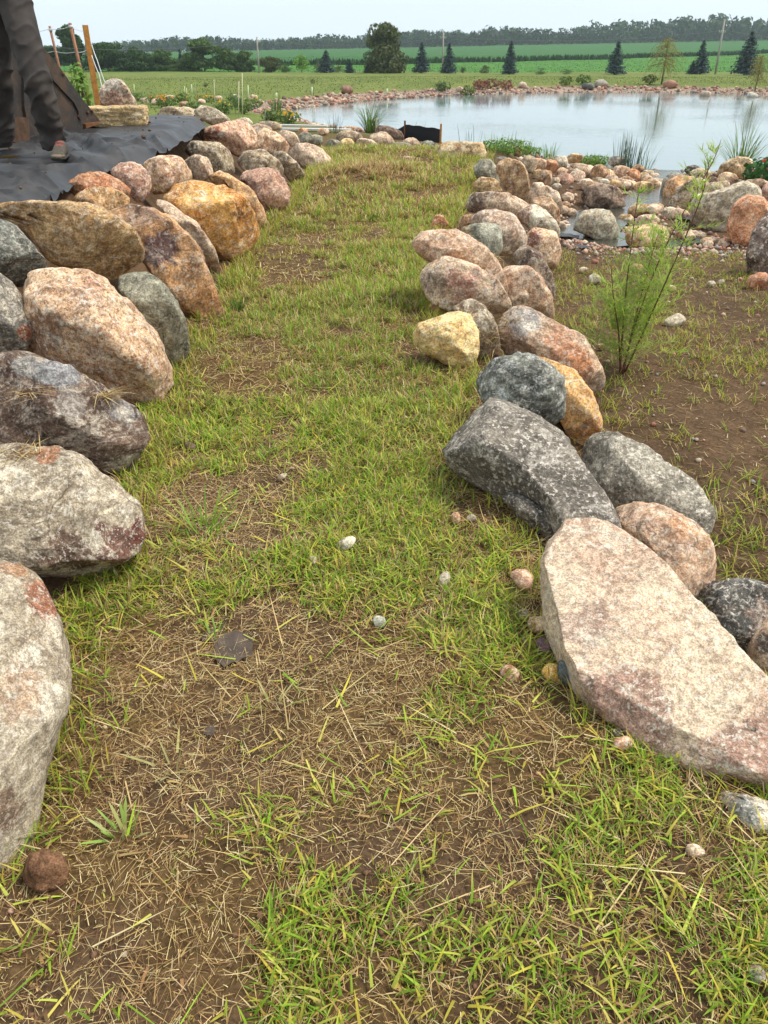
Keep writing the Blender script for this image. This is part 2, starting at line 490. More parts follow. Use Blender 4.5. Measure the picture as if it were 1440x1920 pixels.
# ================================================================ BOULDERS
def rock_mat(name, c1, c2, c3, crust=0.35, dark=0.5, light=0.4, vein=0.0, band=0.0, bdir=(0.4, 0.2, 0.5), patches=(), sc=1.0, bump=1.0, seed=0, crustc=(232, 220, 198), grain=60.0, crack=0.0):
    t = NT(name); rs = np.random.RandomState(seed)
    co0 = t.coord()
    co = t.mapping(co0, loc=tuple(rs.uniform(-9, 9, 3)))
    wv = t.noise(co, 3.0 * sc, 3, 0.5, out=1)
    cw = t.vadd(co, t.vscale(wv, 0.22 / sc))
    nM = t.noise(cw, 5.0 * sc, 8, 0.62)
    nF = t.noise(cw, 20.0 * sc, 10, 0.75)
    nS = t.noise(co, grain, 3, 0.65)
    rot = tuple(rs.uniform(-1.5, 1.5, 3))
    warm = np.array([1.10, 1.06, 0.95])
    c1, c2, c3 = [np.minimum(lin(q) * warm, .86) for q in (c1, c2, c3)]
    k = t.mix(t.rng(nM, 0.40, 0.60), c1, c2)
    k = t.mix(t.rng(nF, 0.47, 0.63, 0, 0.75), k, c3)
    if band:
        nb = t.noise(t.mapping(cw, rot=bdir, sc=(1.2, 1.2, 11)), 4.5 * sc, 6, 0.65)
        k = t.mix(t.rng(nb, 0.40, 0.52, 0, band), k, c2 * 0.62)
        k = t.mix(t.rng(nb, 0.56, 0.68, 0, band * 0.8), k, lin(crustc))
    for (pos, rad, pc, st) in patches:
        dist = t.vdist(co0, pos)
        e = t.math('SUBTRACT', dist, t.math('MULTIPLY', t.math('SUBTRACT', nM, 0.5), rad * 2.4))
        e = t.math('SUBTRACT', e, t.math('MULTIPLY', t.math('SUBTRACT', nF, 0.5), rad * 1.6))
        k = t.mix(t.rng(e, rad * 0.75, rad * 1.1, st, 0.0), k, t.mix(t.rng(nF, 0.38, 0.62), lin(pc), lin(pc) * 0.6))
    nL = t.noise(t.mapping(cw, rot=rot, sc=(1, 1.1, 1.5)), 9 * sc, 12, 0.8, 0.2)
    nH = t.noise(t.mapping(cw, loc=(3, 1, 2)), grain * .45, 5, 0.7)
    if crust:
        k = t.mix(t.rng(nL, 0.52, 0.60, 0, crust), k, lin(crustc))
    if vein:
        nv = t.noise(cw, 3.4 * sc, 4, 0.5, 0.6)
        a = t.math('ABSOLUTE', t.math('SUBTRACT', nv, 0.5))
        k = t.mix(t.math('MULTIPLY', t.rng(a, 0.003, 0.016, vein, 0.0), t.rng(nF, 0.38, 0.58)), k, lin((214, 206, 194)))
    k = t.mix(t.rng(nL, 0.36, 0.45, 0.6, 0.0), k, t.mix(0.5, k, c2 * 0.35))
    k = t.mix(1.0, k, t.mix(t.rng(nH, 0.36, 0.64), (0.68, 0.66, 0.65), (1.28, 1.28, 1.26)), 'MULTIPLY')
    nS2 = t.noise(t.mapping(co, loc=(5, 2, 7)), grain * 2.3, 2, 0.6)
    k = t.mix(1.0, k, t.mix(t.rng(nS2, 0.40, 0.60), (0.74, 0.73, 0.72), (1.24, 1.24, 1.24)), 'MULTIPLY')
    if crack:
        ve = t.voro(t.vadd(co, t.vscale(wv, 0.5 / sc)), 3.4 * sc, 'DISTANCE_TO_EDGE')
        ck = t.math('MULTIPLY', t.rng(ve, 0.004, 0.022, crack, 0.0), t.rng(nM, 0.46, 0.56))
        k = t.mix(ck, k, c2 * 0.22)
    dm = t.rng(nF, 0.42, 0.60, 1.0, 0.25)
    k = t.mix(t.math('MULTIPLY', t.rng(nS, 0.39, 0.43, min(1, dark * .95), 0.0), dm), k, t.mix(0.4, lin((70, 56, 50)), c2 * 0.6))
    k = t.mix(t.math('MULTIPLY', t.rng(nS, 0.56, 0.60, 0, min(1, light * 1.35)), t.rng(nF, 0.40, 0.58, 0.3, 1.0)), k, lin((236, 224, 208)))
    nrm = t.bump(nM, 0.55 * bump, 0.05 / sc, t.bump(nL, 0.6 * bump, 0.022 / sc, t.bump(nF, 0.55 * bump, 0.008 / sc, t.bump(nS, 0.45 * bump, 0.20 / grain))))
    return t.fin(k, t.rng(nM, 0.3, 0.7, 0.72, 0.92), nrm, 0.25)

PAL = dict(
    pink=dict(c1=(214, 180, 150), c2=(180, 138, 112), c3=(228, 202, 174), crust=.5, dark=.55, light=.5),
    pinkgrey=dict(c1=(200, 174, 152), c2=(162, 132, 114), c3=(216, 196, 174), crust=.5, dark=.45, light=.4),
    palepink=dict(c1=(216, 192, 170), c2=(190, 156, 138), c3=(226, 208, 186), crust=.45, dark=.4, light=.5),
    red=dict(c1=(182, 142, 124), c2=(150, 108, 96), c3=(204, 170, 152), crust=.4, dark=.4, light=.2),
    tan=dict(c1=(204, 172, 128), c2=(164, 124, 82), c3=(222, 198, 160), crust=.45, dark=.4, light=.35),
    brown=dict(c1=(178, 140, 106), c2=(136, 98, 70), c3=(200, 168, 136), crust=.35, dark=.4, light=.3),
    orange=dict(c1=(214, 166, 104), c2=(186, 124, 62), c3=(230, 196, 148), crust=.55, dark=.3, light=.25),
    rust=dict(c1=(198, 144, 108), c2=(166, 108, 78), c3=(214, 170, 136), crust=.3, dark=.3, light=.2),
    yellow=dict(c1=(230, 202, 148), c2=(206, 164, 104), c3=(240, 222, 182), crust=.4, dark=.2, light=.2),
    grey=dict(c1=(158, 152, 143), c2=(118, 113, 106), c3=(188, 180, 168), crust=.35, dark=.5, light=.4),
    palegrey=dict(c1=(204, 192, 174), c2=(160, 144, 126), c3=(224, 212, 194), crust=.5, dark=.45, light=.5),
    dark=dict(c1=(98, 92, 88), c2=(66, 62, 60), c3=(130, 122, 114), crust=.22, dark=.5, light=.45),
    blue=dict(c1=(120, 122, 118), c2=(82, 85, 84), c3=(158, 158, 150), crust=.3, dark=.4, light=.3),
    greygreen=dict(c1=(146, 144, 130), c2=(110, 110, 98), c3=(172, 166, 148), crust=.15, dark=.3, light=.2),
    brownpurple=dict(c1=(126, 104, 92), c2=(90, 72, 66), c3=(156, 134, 120), crust=.3, dark=.3, light=.25),
    mottled=dict(c1=(176, 156, 132), c2=(130, 108, 90), c3=(204, 188, 164), crust=.45, dark=.5, light=.4),
)

def rock_shape(poly, g=None, up=0.0, T=1.0, e=0.8, bury=0.2, cuts=(), ang=0.3, rough=1.0, sub=4, seed=0, lift=None, flat=None):
    rs = np.random.RandomState(seed + 100)
    if ang > .08: ang += .12
    e = e * .88
    q = np.array(poly, float)
    w, h = np.ptp(q[:, 0]), np.ptp(q[:, 1])
    x, y = q[:, 0], q[:, 1]; x2, y2 = np.roll(x, -1), np.roll(y, -1)
    cr = x * y2 - x2 * y; A = cr.sum() / 2
    c = np.array([((x + x2) * cr).sum() / (6 * A), ((y + y2) * cr).sum() / (6 * A)])
    ib = np.argmax(y); bp = q[ib].copy()
    if g is None:
        g = G(bp[0], bp[1])[2]
    q[:, 1] += np.where(y > c[1], bury * (y - c[1]), 0)
    rc = ray(*c); rc /= np.linalg.norm(rc)
    nn = -rc * (1 - up) + np.array([0, 0, 1.0]) * up; nn /= np.linalg.norm(nn)
    B = P(bp[0], bp[1], g)
    size_px = FPX / ((B - CP) @ CF)
    ru, rv = w / size_px / 2, h / size_px / 2
    s = math.sqrt(ru * rv)
    Tm = T * 0.85 * s
    B = P(bp[0], bp[1], g + (lift if lift is not None else (0.35 * Tm if up > 0.25 else 0.0)))
    def toplane(px, py):
        d = ray(px, py); return CP + d * (((B - CP) @ nn) / (d @ nn))
    C = toplane(*c)
    u = np.cross([0, 0, 1.0], -nn); u /= np.linalg.norm(u)
    if u[0] < 0: u = -u
    v = np.cross(nn, u)
    # dense outline -> radius by angle
    n = len(q); D = []
    for i in range(n):
        p0, p1, p2, p3 = q[i - 1], q[i], q[(i + 1) % n], q[(i + 2) % n]
        for tt in np.arange(10) / 10.0:
            cat = 0.5 * ((2 * p1) + (-p0 + p2) * tt + (2 * p0 - 5 * p1 + 4 * p2 - p3) * tt ** 2 + (-p0 + 3 * p1 - 3 * p2 + p3) * tt ** 3)
            D.append(0.6 * (p1 * (1 - tt) + p2 * tt) + 0.4 * cat)
    W = np.array([toplane(*d) for d in D]) - C
    a, b = W @ u, W @ v
    th = np.arctan2(b, a); rr = np.hypot(a, b)
    o = np.argsort(th); th, rr = th[o], rr[o]
    th = np.concatenate([th - 2 * math.pi, th, th + 2 * math.pi]); rr = np.tile(rr, 3)
    S, F = ico(sub)
    # random spin of the sphere grid so that no poles line up
    tht = np.arctan2(S[:, 1], S[:, 0]); sr = np.hypot(S[:, 0], S[:, 1]); cw = S[:, 2]
    R = np.interp(tht, th, rr)
    X = (R * sr ** e)[:, None] * (np.cos(tht)[:, None] * u + np.sin(tht)[:, None] * v) + (Tm * np.sign(cw) * np.abs(cw) ** e)[:, None] * nn
    if flat is not None:
        d = X @ nn; X = X - (np.maximum(d - flat * Tm, 0) * .97)[:, None] * nn
    for (cx, cy, cz, fr) in cuts:
        m = np.array([cx, cy, cz], float); m /= np.linalg.norm(m)
        d = X @ m; lim = fr * d.max(); ex = np.maximum(d - lim, 0)
        X = X - (0.97 * ex)[:, None] * m
    k = int(round((3 if ang > .08 else 0) + ang * 12))
    for _ in range(k):
        m = rs.normal(size=3); m /= np.linalg.norm(m)
        if (m @ nn) < -0.3: m = -m
        # keep the outline: only cut faces that look towards the viewer
        m = m + 0.75 * nn; m /= np.linalg.norm(m)
        d = X @ m; lim = rs.uniform(0.62, 0.86) * d.max(); ex = np.maximum(d - lim, 0)
        X = X - (min(1.0, 0.75 + ang) * ex)[:, None] * m
    for _ in range(int(8 + 60 * ang)):
        m = rs.normal(size=3) + .5 * nn; m /= np.linalg.norm(m)
        d = X @ m; ex = np.maximum(d - rs.uniform(.90, .975) * d.max(), 0); X = X - ex[:, None] * m
    dirn = X / (np.linalg.norm(X, axis=1)[:, None] + 1e-9)
    off = rs.uniform(-50, 50, 3)
    disp = 0.05 * fbm(X / s * 1.1 + off, 5, 3, 0.5) + 0.036 * fbm(X / s * 3.2 + off, 6, 4, 0.58) + 0.016 * (1 - 2 * np.abs(fbm(X / s * 5 + off, 8, 3)))
    X = X + dirn * (disp * s * rough)[:, None]
    return C, X, F, (u, v, nn, Tm, toplane)

NR = [0]
def rock(label, poly, pal, name='boulder', group=None, g=None, up=0.0, T=1.0, e=0.8, bury=0.2, cuts=(), ang=0.3, rough=1.0, sub=4, patches=(), sc=None, lift=None, flat=None, cat='boulder', **kw):
    NR[0] += 1; seed = NR[0]
    C, X, F, (u, v, nn, Tm, tp) = rock_shape(poly, g, up, T, e, bury, cuts, ang, rough, sub, seed, lift, flat)
    d = dict(PAL[pal]); d.update(kw)
    pl = []
    for (px, py, rpx, pc, st) in patches:
        q = tp(px, py) - C
        # front surface nearest to that line of sight
        best = np.argmin(np.linalg.norm((X - q) - ((X - q) @ nn)[:, None] * nn, axis=1) - 0.3 * (X @ nn))
        rad = rpx * ((C - CP) @ CF) / FPX
        pl.append((tuple(X[best]), rad, pc, st))
    size = np.ptp(X, axis=0).max()
    d.setdefault('crack', .7 if ang >= .2 and size > .3 else 0.0)
    if sc is None: sc = np.clip(0.65 / size, 0.8, 2.6)
    m = rock_mat('stone_%s_%d' % (pal, seed), patches=pl, seed=seed, sc=float(sc), grain=float(np.clip(FPX * .5 / ((C - CP) @ CF) * .26, 9, 110)), **d)
    o = mk(name, X + C, F, m, origin=C)
    tag(o, label, cat, group)
    return o

def El(cx, cy, rx, ry, a=0.0, n=11, j=0.10, seed=None):
    rs = np.random.RandomState(int(cx * 7 + cy * 13) % 99991)
    a = math.radians(a); out = []
    for i in range(n):
        th = 2 * math.pi * i / n; r = 1 + rs.uniform(-j, j)
        ex, ey = rx * r * math.cos(th), ry * r * math.sin(th)
        out.append((cx + ex * math.cos(a) - ey * math.sin(a), cy + ex * math.sin(a) + ey * math.cos(a)))
    return out

def pts(s):
    v = [float(q) for q in s.replace(',', ' ').split()]
    return list(zip(v[0::2], v[1::2]))

LW = 'boulders of the left retaining wall'
RW = 'boulders edging the right of the path'
# ---- left wall, near to far
rock('pale granite boulder with rust-red corner, nearest on the left edge', pts('-70 1080 0 1066 62 1084 100 1128 121 1185 128 1260 122 1335 88 1415 76 1490 50 1545 0 1592 -90 1570 -190 1400 -170 1180'), 'palegrey', group=LW, up=.35, T=.85, e=.55, ang=.05, flat=.62, rough=.7, sub=5, g=0.0,
     cuts=[(.93, -.36, .05, .66), (-.25, -.35, .9, .62)], patches=[(92, 1140, 42, (180, 104, 70), .75), (30, 1090, 26, (190, 130, 84), .6), (40, 1330, 60, (206, 150, 110), .4), (20, 1530, 60, (138, 100, 74), .7)], band=.35, crust=.7)
rock('pale grey boulder with dark red undercut side and dry grass on top', pts('-90 850 0 836 45 828 110 838 180 868 235 915 264 950 276 985 268 1022 250 1048 190 1072 140 1094 98 1108 60 1088 0 1072 -90 1068'), 'palegrey', group=LW, up=.15, T=.85, e=.66, bury=.03, ang=.2, sub=5, g=0.02,
     cuts=[(.15, -.75, -.62, .66), (-.1, -.25, .95, .72)], patches=[(215, 1035, 62, (118, 66, 56), .85), (150, 1060, 55, (116, 84, 70), .8), (262, 1000, 26, (120, 62, 52), .85), (88, 862, 20, (196, 130, 92), .8)], band=.55, bdir=(.2, .1, .3), crust=.75)
rock('brown-grey boulder with white diagonal streaks, behind the red-bottomed one', pts('-70 672 0 662 80 664 122 680 180 718 232 735 266 762 286 792 293 822 284 852 240 870 200 872 150 862 100 850 40 840 -60 830'), 'brownpurple', group=LW, up=.1, T=.9, e=.7, ang=.35, sub=5, g=0.05,
     cuts=[(.25, -.3, .9, .75), (.5, -.8, .2, .72)], patches=[(100, 700, 32, (176, 176, 178), .8), (130, 765, 26, (190, 178, 166), .7), (235, 775, 28, (172, 166, 162), .7), (60, 690, 26, (150, 150, 148), .7)], vein=.4, crust=.45, band=.25)
rock('large pink speckled granite boulder, egg-shaped, in the left wall', pts('40 545 58 508 108 496 160 500 205 530 245 570 280 615 306 660 323 700 322 724 290 738 250 740 200 728 150 712 100 695 60 668 44 600'), 'pink', group=LW, T=1.05, e=.85, ang=.08, sub=5, g=0.0, dark=.9, light=.7, crust=.55, patches=[(180, 560, 40, (200, 150, 130), .4), (95, 620, 40, (150, 108, 84), .6)])
rock('dark grey rock with rusty corner cut off by the left picture edge', pts('-60 500 0 505 30 530 55 580 62 620 50 650 0 664 -80 664'), 'grey', group=LW, g=0.30, ang=.3, patches=[(45, 625, 20, (170, 104, 72), .9)], c1=(118, 114, 112))
rock('dark blue-grey angular rock at left edge above the pink egg-shaped boulder', pts('-50 395 0 408 32 424 62 458 86 484 102 502 66 516 46 532 20 520 0 508 -50 500'), 'blue', group=LW, g=0.48, ang=.6, band=.4, e=.6)
rock('long tan sandstone-coloured boulder lying on top of the left wall', pts('-40 398 0 384 60 380 130 384 200 404 250 430 271 452 268 482 242 506 216 527 160 508 110 499 95 490 70 460 30 425 -30 414'), 'tan', group=LW, g=0.36, up=.12, T=.9, e=.75, ang=.15, sub=5, band=.4, bdir=(.2, .3, .1), bury=.02)
rock('smooth grey-green rock wedged below the tan boulder', pts('215 530 235 506 265 496 300 530 332 570 352 610 358 650 346 672 322 692 300 652 260 592'), 'greygreen', group=LW, g=0.0, e=.65, ang=.3, sub=5, up=.1, cuts=[(.3, -.5, .8, .7)], band=.2)
rock('long brown-orange boulder with purple patch sloping down to the grass', pts('188 402 220 384 252 377 290 395 330 420 366 460 391 500 411 545 418 570 402 582 370 586 345 577 320 542 282 502 268 482 266 455 235 428'), 'brown', group=LW, g=0.0, T=.9, e=.72, ang=.2, sub=5, patches=[(300, 470, 34, (134, 106, 104), .9), (385, 555, 30, (206, 146, 92), .8), (270, 400, 30, (190, 160, 140), .6)], c1=(200, 154, 112))
rock('narrow pinkish-grey boulder between the purple-patched and the orange one', pts('270 372 290 364 330 388 370 418 405 462 413 490 401 510 382 495 360 455 330 422'), 'pinkgrey', group=LW, g=0.0, e=.75, ang=.15)
rock('big bright orange and cream boulder in the left wall', pts('297 372 330 342 370 334 420 347 456 370 476 400 483 440 472 456 442 472 412 487 404 465 378 432 338 402'), 'orange', group=LW, g=0.0, T=1.0, e=.72, ang=.25, sub=5, cuts=[(.75, -.6, -.1, .72)], crust=.55, c1=(216, 168, 100), patches=[(450, 430, 26, (186, 124, 60), .6)])
rock('tan-orange boulder directly behind the big orange one', pts('370 336 395 319 430 326 470 354 496 390 503 415 490 430 476 418 462 388 430 358'), 'tan', group=LW, g=0.0, ang=.2, c1=(206, 160, 114), c2=(170, 112, 74))
rock('dull red-purple angular boulder at the grass edge of the left wall', pts('436 332 460 318 500 312 531 330 544 360 546 386 522 402 502 398 490 375 462 350'), 'red', group=LW, g=0.0, ang=.5, e=.65, cuts=[(-.2, -.2, .95, .62)])
rock('low brown rock partly soiled, beside the black liner corner', pts('116 352 150 329 190 321 217 331 252 360 215 372 160 374 122 382'), 'rust', group=LW, g=0.55, bury=.5, ang=.2, c1=(170, 122, 90))
rock('tan-brown rock with dark chip below the soiled rock', pts('126 386 152 358 190 347 226 352 258 378 228 396 180 402 140 400'), 'tan', group=LW, g=0.50, bury=.5, ang=.35, c1=(196, 150, 106), patches=[(165, 392, 16, (120, 92, 72), .8)])
rock('pink rock with white quartz streaks touching the liner edge', pts('203 321 236 304 266 309 286 336 278 360 256 367 238 348'), 'red', group=LW, g=0.52, bury=.5, ang=.4, vein=.8, crust=.6)
rock('pink-tan boulder with weeds at its foot, behind the streaked pink rock', pts('257 312 290 292 336 294 366 325 362 338 330 344 288 352'), 'pink', group=LW, g=0.50, bury=.5, ang=.25)
rock('small round pinkish cobble on the wall by the grey-brown boulder', pts('344 302 368 289 390 297 402 320 374 334 354 324'), 'pinkgrey', group=LW, g=0.45, bury=.5, ang=.1)
rock('grey-brown rounded block boulder with dark left side', pts('342 286 360 264 412 267 436 285 441 315 430 328 400 322 380 306'), 'mottled', group=LW, g=0.34, bury=.35, ang=.3, e=.62, patches=[(352, 280, 18, (112, 88, 66), .9)], c1=(158, 144, 120))
rock('large sloping salmon-pink boulder at the end of the liner', pts('364 262 372 244 402 234 452 222 476 240 486 276 446 290 420 276'), 'pink', group=LW, g=0.30, ang=.35, patches=[(405, 258, 16, (178, 104, 76), .9)], c1=(214, 166, 142))
rock('mottled grey-tan boulder behind the red-purple one', pts('440 304 450 284 492 280 522 300 542 330 530 342 500 316 462 322'), 'mottled', group=LW, g=0.1, ang=.35)
rock('brown-grey upright boulder at the grass edge past the red-purple one', pts('500 288 530 284 556 302 574 326 578 346 556 348 540 334 520 305'), 'mottled', group=LW, g=0.0, ang=.45, c1=(160, 138, 112))
rock('long pale pink boulder lying at the far left corner of the grass path', pts('534 290 556 270 590 274 616 292 632 306 610 316 574 312'), 'palepink', group=LW, g=0.0, ang=.15, up=.2)
rock('salmon boulder crest behind the long pale pink one', pts('470 262 496 240 524 252 552 274 540 294 500 288'), 'pink', group=LW, g=0.15, ang=.3)
rock('small reddish rock between the salmon boulders', El(514, 262, 20, 14), 'red', group=LW, g=0.2)

# ---- right edge, near to far
rock('huge flat pale pink slab boulder on the right foreground', pts('1014 1052 1030 1014 1070 992 1130 995 1166 1020 1250 1090 1300 1150 1370 1230 1440 1302 1520 1390 1530 1500 1440 1478 1390 1462 1320 1452 1220 1407 1140 1342 1090 1292 1050 1222 1020 1150'), 'palepink', group=RW, up=.62, T=.5, e=.46, bury=.02, ang=.0, flat=.5, rough=.55, sub=6, g=-.02, cuts=[(-.55, -.70, .45, .80)], crust=.75, light=.7, dark=.35, c1=(222, 200, 178), c2=(198, 166, 148), patches=[(1180, 1370, 90, (176, 132, 118), .6), (1080, 1200, 60, (182, 146, 134), .5), (1380, 1440, 70, (180, 134, 118), .6)])
rock('rounded pink-tan boulder with small holes, behind the big slab', pts('1148 952 1190 944 1240 955 1300 984 1336 1025 1344 1070 1327 1102 1300 1134 1250 1100 1188 1036'), 'palepink', group=RW, g=-.2, up=.2, ang=.22, sub=5, e=.7, c1=(212, 172, 142), patches=[(1320, 1110, 22, (120, 108, 100), .7), (1265, 1000, 26, (224, 164, 120), .6)])
rock('black boulder with fine white veins at the right edge', pts('1298 1132 1338 1093 1400 1084 1450 1098 1510 1150 1500 1260 1440 1250 1392 1256 1330 1186'), 'dark', group=RW, g=-.28, ang=.35, sub=5, vein=.9, e=.7, c1=(84, 84, 84), patches=[(1430, 1160, 34, (186, 160, 142), .7)])
rock('pink and dark patched rock low against the right edge', pts('1398 1210 1412 1160 1440 1130 1500 1140 1510 1290 1440 1275 1410 1250'), 'pinkgrey', group=RW, g=-.28, ang=.3, patches=[(1440, 1210, 20, (80, 76, 72), .8)])
rock('long charcoal boulder with pale frosting leaning over the path edge', pts('800 797 830 762 895 742 950 742 1000 764 1042 805 1082 870 1122 930 1160 980 1194 1036 1180 1080 1120 1075 1060 1030 1010 965 960 918 896 884 828 846'), 'dark', group=RW, up=.66, T=.55, e=.8, ang=.10, rough=.9, sub=5, g=-.05, lift=.03, bury=.0, band=.35, bdir=(.3, .5, .9), light=.6, dark=.3, crust=.6, c1=(150, 142, 134), c2=(104, 98, 93), crustc=(206, 196, 182))
rock('flat dark stone wedged under the long charcoal boulder', pts('900 884 960 918 1020 960 1072 994 1050 1006 1000 984 950 938'), 'dark', group=RW, up=.5, g=-.0, T=.5, ang=.6, c1=(110, 104, 98))
rock('grey speckled whale-backed boulder right of the charcoal one', pts('1062 826 1098 812 1160 834 1230 868 1290 908 1332 950 1348 976 1332 998 1280 1004 1236 985 1190 972 1150 960 1110 905'), 'grey', group=RW, g=-.25, up=.5, T=.7, e=.75, ang=.12, sub=5, dark=.6, light=.6, c1=(164, 158, 148), c2=(126, 121, 113), band=.2)
rock('jagged dark blue-grey boulder with sharp edges in the right row', pts('879 702 893 670 925 657 980 664 1030 688 1062 720 1077 762 1076 800 1064 828 1036 800 1000 768 950 748 892 748'), 'blue', group=RW, g=0.0, ang=.85, e=.6, sub=5, crust=.75, band=.4, cuts=[(-.7, -.6, .3, .66), (.3, -.7, .45, .66), (.1, -.2, .95, .7)], rough=1.5, c1=(156, 158, 152), crustc=(224, 224, 216))
rock('smooth orange-tan boulder behind the jagged blue-grey one', pts('968 670 1010 667 1070 688 1110 734 1126 780 1121 816 1092 824 1066 808 1040 770 1005 720'), 'tan', group=RW, g=-.2, ang=.1, sub=5, c1=(224, 176, 116), c2=(200, 146, 92), light=.3, patches=[(1105, 800, 26, (190, 124, 74), .7)])
rock('large boulder streaked orange, white and grey on the swale side', pts('932 612 958 574 1000 578 1060 608 1110 650 1136 695 1132 726 1112 736 1070 716 1010 690 970 680 940 655'), 'pinkgrey', group=RW, g=-.2, ang=.15, sub=5, band=.45, bdir=(.5, .3, .2), c1=(204, 172, 146), patches=[(1090, 680, 42, (198, 128, 80), .8), (1050, 640, 40, (212, 150, 112), .7), (985, 600, 30, (176, 172, 168), .8)])
rock('bright yellow-cream boulder sitting at the right grass edge', pts('769 628 790 600 840 586 886 588 899 610 896 652 881 688 850 684 800 658'), 'yellow', group=RW, g=0.0, ang=.4, e=.68, sub=5, cuts=[(.1, -.3, .95, .72)])
rock('grey-brown rock with dry roots behind the yellow boulder', pts('838 572 880 558 912 574 932 610 940 655 905 672 890 640 870 600'), 'mottled', group=RW, g=0.0, ang=.3, c1=(140, 128, 112))
rock('grey-pink boulder with blood-red patch facing the path', pts('784 522 799 495 840 478 872 488 930 520 956 555 962 580 940 602 900 586 850 580 808 562'), 'pinkgrey', group=RW, g=0.0, ang=.35, sub=5, e=.72, cuts=[(-.15, -.85, .45, .72)], patches=[(880, 535, 34, (186, 118, 98), .7), (850, 520, 20, (184, 120, 102), .5), (815, 530, 24, (158, 138, 120), .7)])
rock('large pinkish boulder hunched behind the red-patched one', pts('774 456 800 431 858 434 902 455 938 490 960 540 952 566 905 540 850 505 790 484'), 'pink', group=RW, g=0.05, ang=.15, sub=5, c1=(202, 170, 150), light=.5)
rock('small smooth brick-orange cobble in the grass before the red-patched boulder', pts('804 574 820 555 848 559 852 578 828 590 810 586'), 'rust', name='cobble', cat='cobble', g=0.0, ang=.05)
rock('rounded pink boulder on the swale side beside the hunched one', pts('934 516 960 494 1000 504 1034 548 1041 590 1026 604 990 590 955 556'), 'pink', group=RW, g=-.15, ang=.1, c1=(206, 176, 158))
rock('low pink-brown boulder tucked below the rounded pink boulder', pts('948 545 972 534 1004 548 1014 578 1000 592 966 582'), 'pinkgrey', group=RW, g=-.1, ang=.2)
rock('angular grey and ochre boulder with flat front face', pts('852 450 868 424 920 417 946 420 942 466 922 488 894 478 862 466'), 'greygreen', group=RW, g=0.0, ang=.7, e=.6, cuts=[(.1, -.9, .3, .6)], patches=[(868, 440, 18, (190, 152, 100), .9)], c1=(160, 160, 150))
rock('smooth purple-grey dome boulder in the right row', pts('876 412 900 395 930 392 962 400 984 430 986 455 962 474 930 470 900 440'), 'pinkgrey', group=RW, g=0.0, ang=.05, c1=(172, 150, 140))
rock('small orange pointed rock poking from the grass', pts('808 424 816 404 830 404 844 424 830 432'), 'rust', name='cobble', cat='cobble', g=0.0)
rock('dark-fronted brown and pink flat boulder above the purple dome', pts('850 378 890 360 950 362 994 380 1016 404 980 410 930 402 876 396'), 'pinkgrey', group=RW, g=0.05, ang=.5, T=.8, patches=[(890, 385, 26, (120, 94, 82), .9)])
rock('white-faced pink boulder right of the dark-fronted one', pts('964 402 1000 380 1030 398 1052 430 1048 456 1016 446 986 424'), 'palegrey', group=RW, g=-.1, ang=.3, c1=(216, 206, 190), patches=[(980, 405, 18, (188, 140, 116), .8)])
rock('rounded brown-pink boulder beside the stream mouth stones', pts('985 376 1006 366 1034 372 1052 400 1052 424 1030 426 1000 396'), 'brown', group=RW, g=-.2, ang=.25, c1=(186, 156, 128))
rock('red-spotted pink boulder leaning toward the dirt swale', pts('980 446 1006 426 1040 436 1056 470 1046 498 1020 500 992 474'), 'pink', group=RW, g=-.2, ang=.25, patches=[(1005, 448, 14, (170, 100, 88), .8)])
rock('dark grey-brown pointed boulder facing the dirt swale', pts('958 478 984 458 1018 476 1040 520 1042 562 1024 570 1004 530 976 505'), 'brownpurple', group=RW, g=-.2, ang=.55, c1=(148, 130, 112))
rock('tall brown egg-shaped boulder near the top of the right row', pts('926 312 946 298 966 296 986 316 994 350 990 372 970 368 946 352'), 'brown', group=RW, g=-.05, ang=.1, c1=(190, 160, 124), light=.2)
rock('grey-green boulder left of the tall brown egg-shaped one', pts('882 312 898 299 918 298 934 320 944 346 920 352 898 338'), 'greygreen', group=RW, g=0.0, ang=.3, c1=(160, 156, 144))
rock('pale yellow layered boulder at the grass edge below the grey-green one', pts('884 346 898 332 928 334 944 356 930 366 900 362'), 'tan', group=RW, g=0.0, ang=.4, band=.4)
rock('wide pale tan boulder closing the top of the grass path', pts('806 284 832 266 872 267 906 268 916 294 890 304 840 300'), 'tan', group=RW, g=0.0, ang=.3, e=.62, c1=(206, 186, 154), sub=4)
rock('small orange-brown rock half sunk in grass at path top', pts('868 322 880 314 892 318 894 328 878 330'), 'rust', name='cobble', cat='cobble', g=0.0)
rock('brown-pink boulder hidden low between dome and swale rocks', pts('850 436 868 404 888 400 890 420 868 428'), 'brown', group=RW, g=0.0, ang=.3)
rock('pale pink rock on the swale side near the tall brown egg', pts('990 372 1000 342 1018 342 1030 362 1020 378'), 'palepink', group=RW, g=-.2)
rock('white-topped low boulder at the swale edge by the stream', pts('1004 362 1022 346 1044 360 1056 386 1046 400 1026 378'), 'palepink', group=RW, g=-.25)

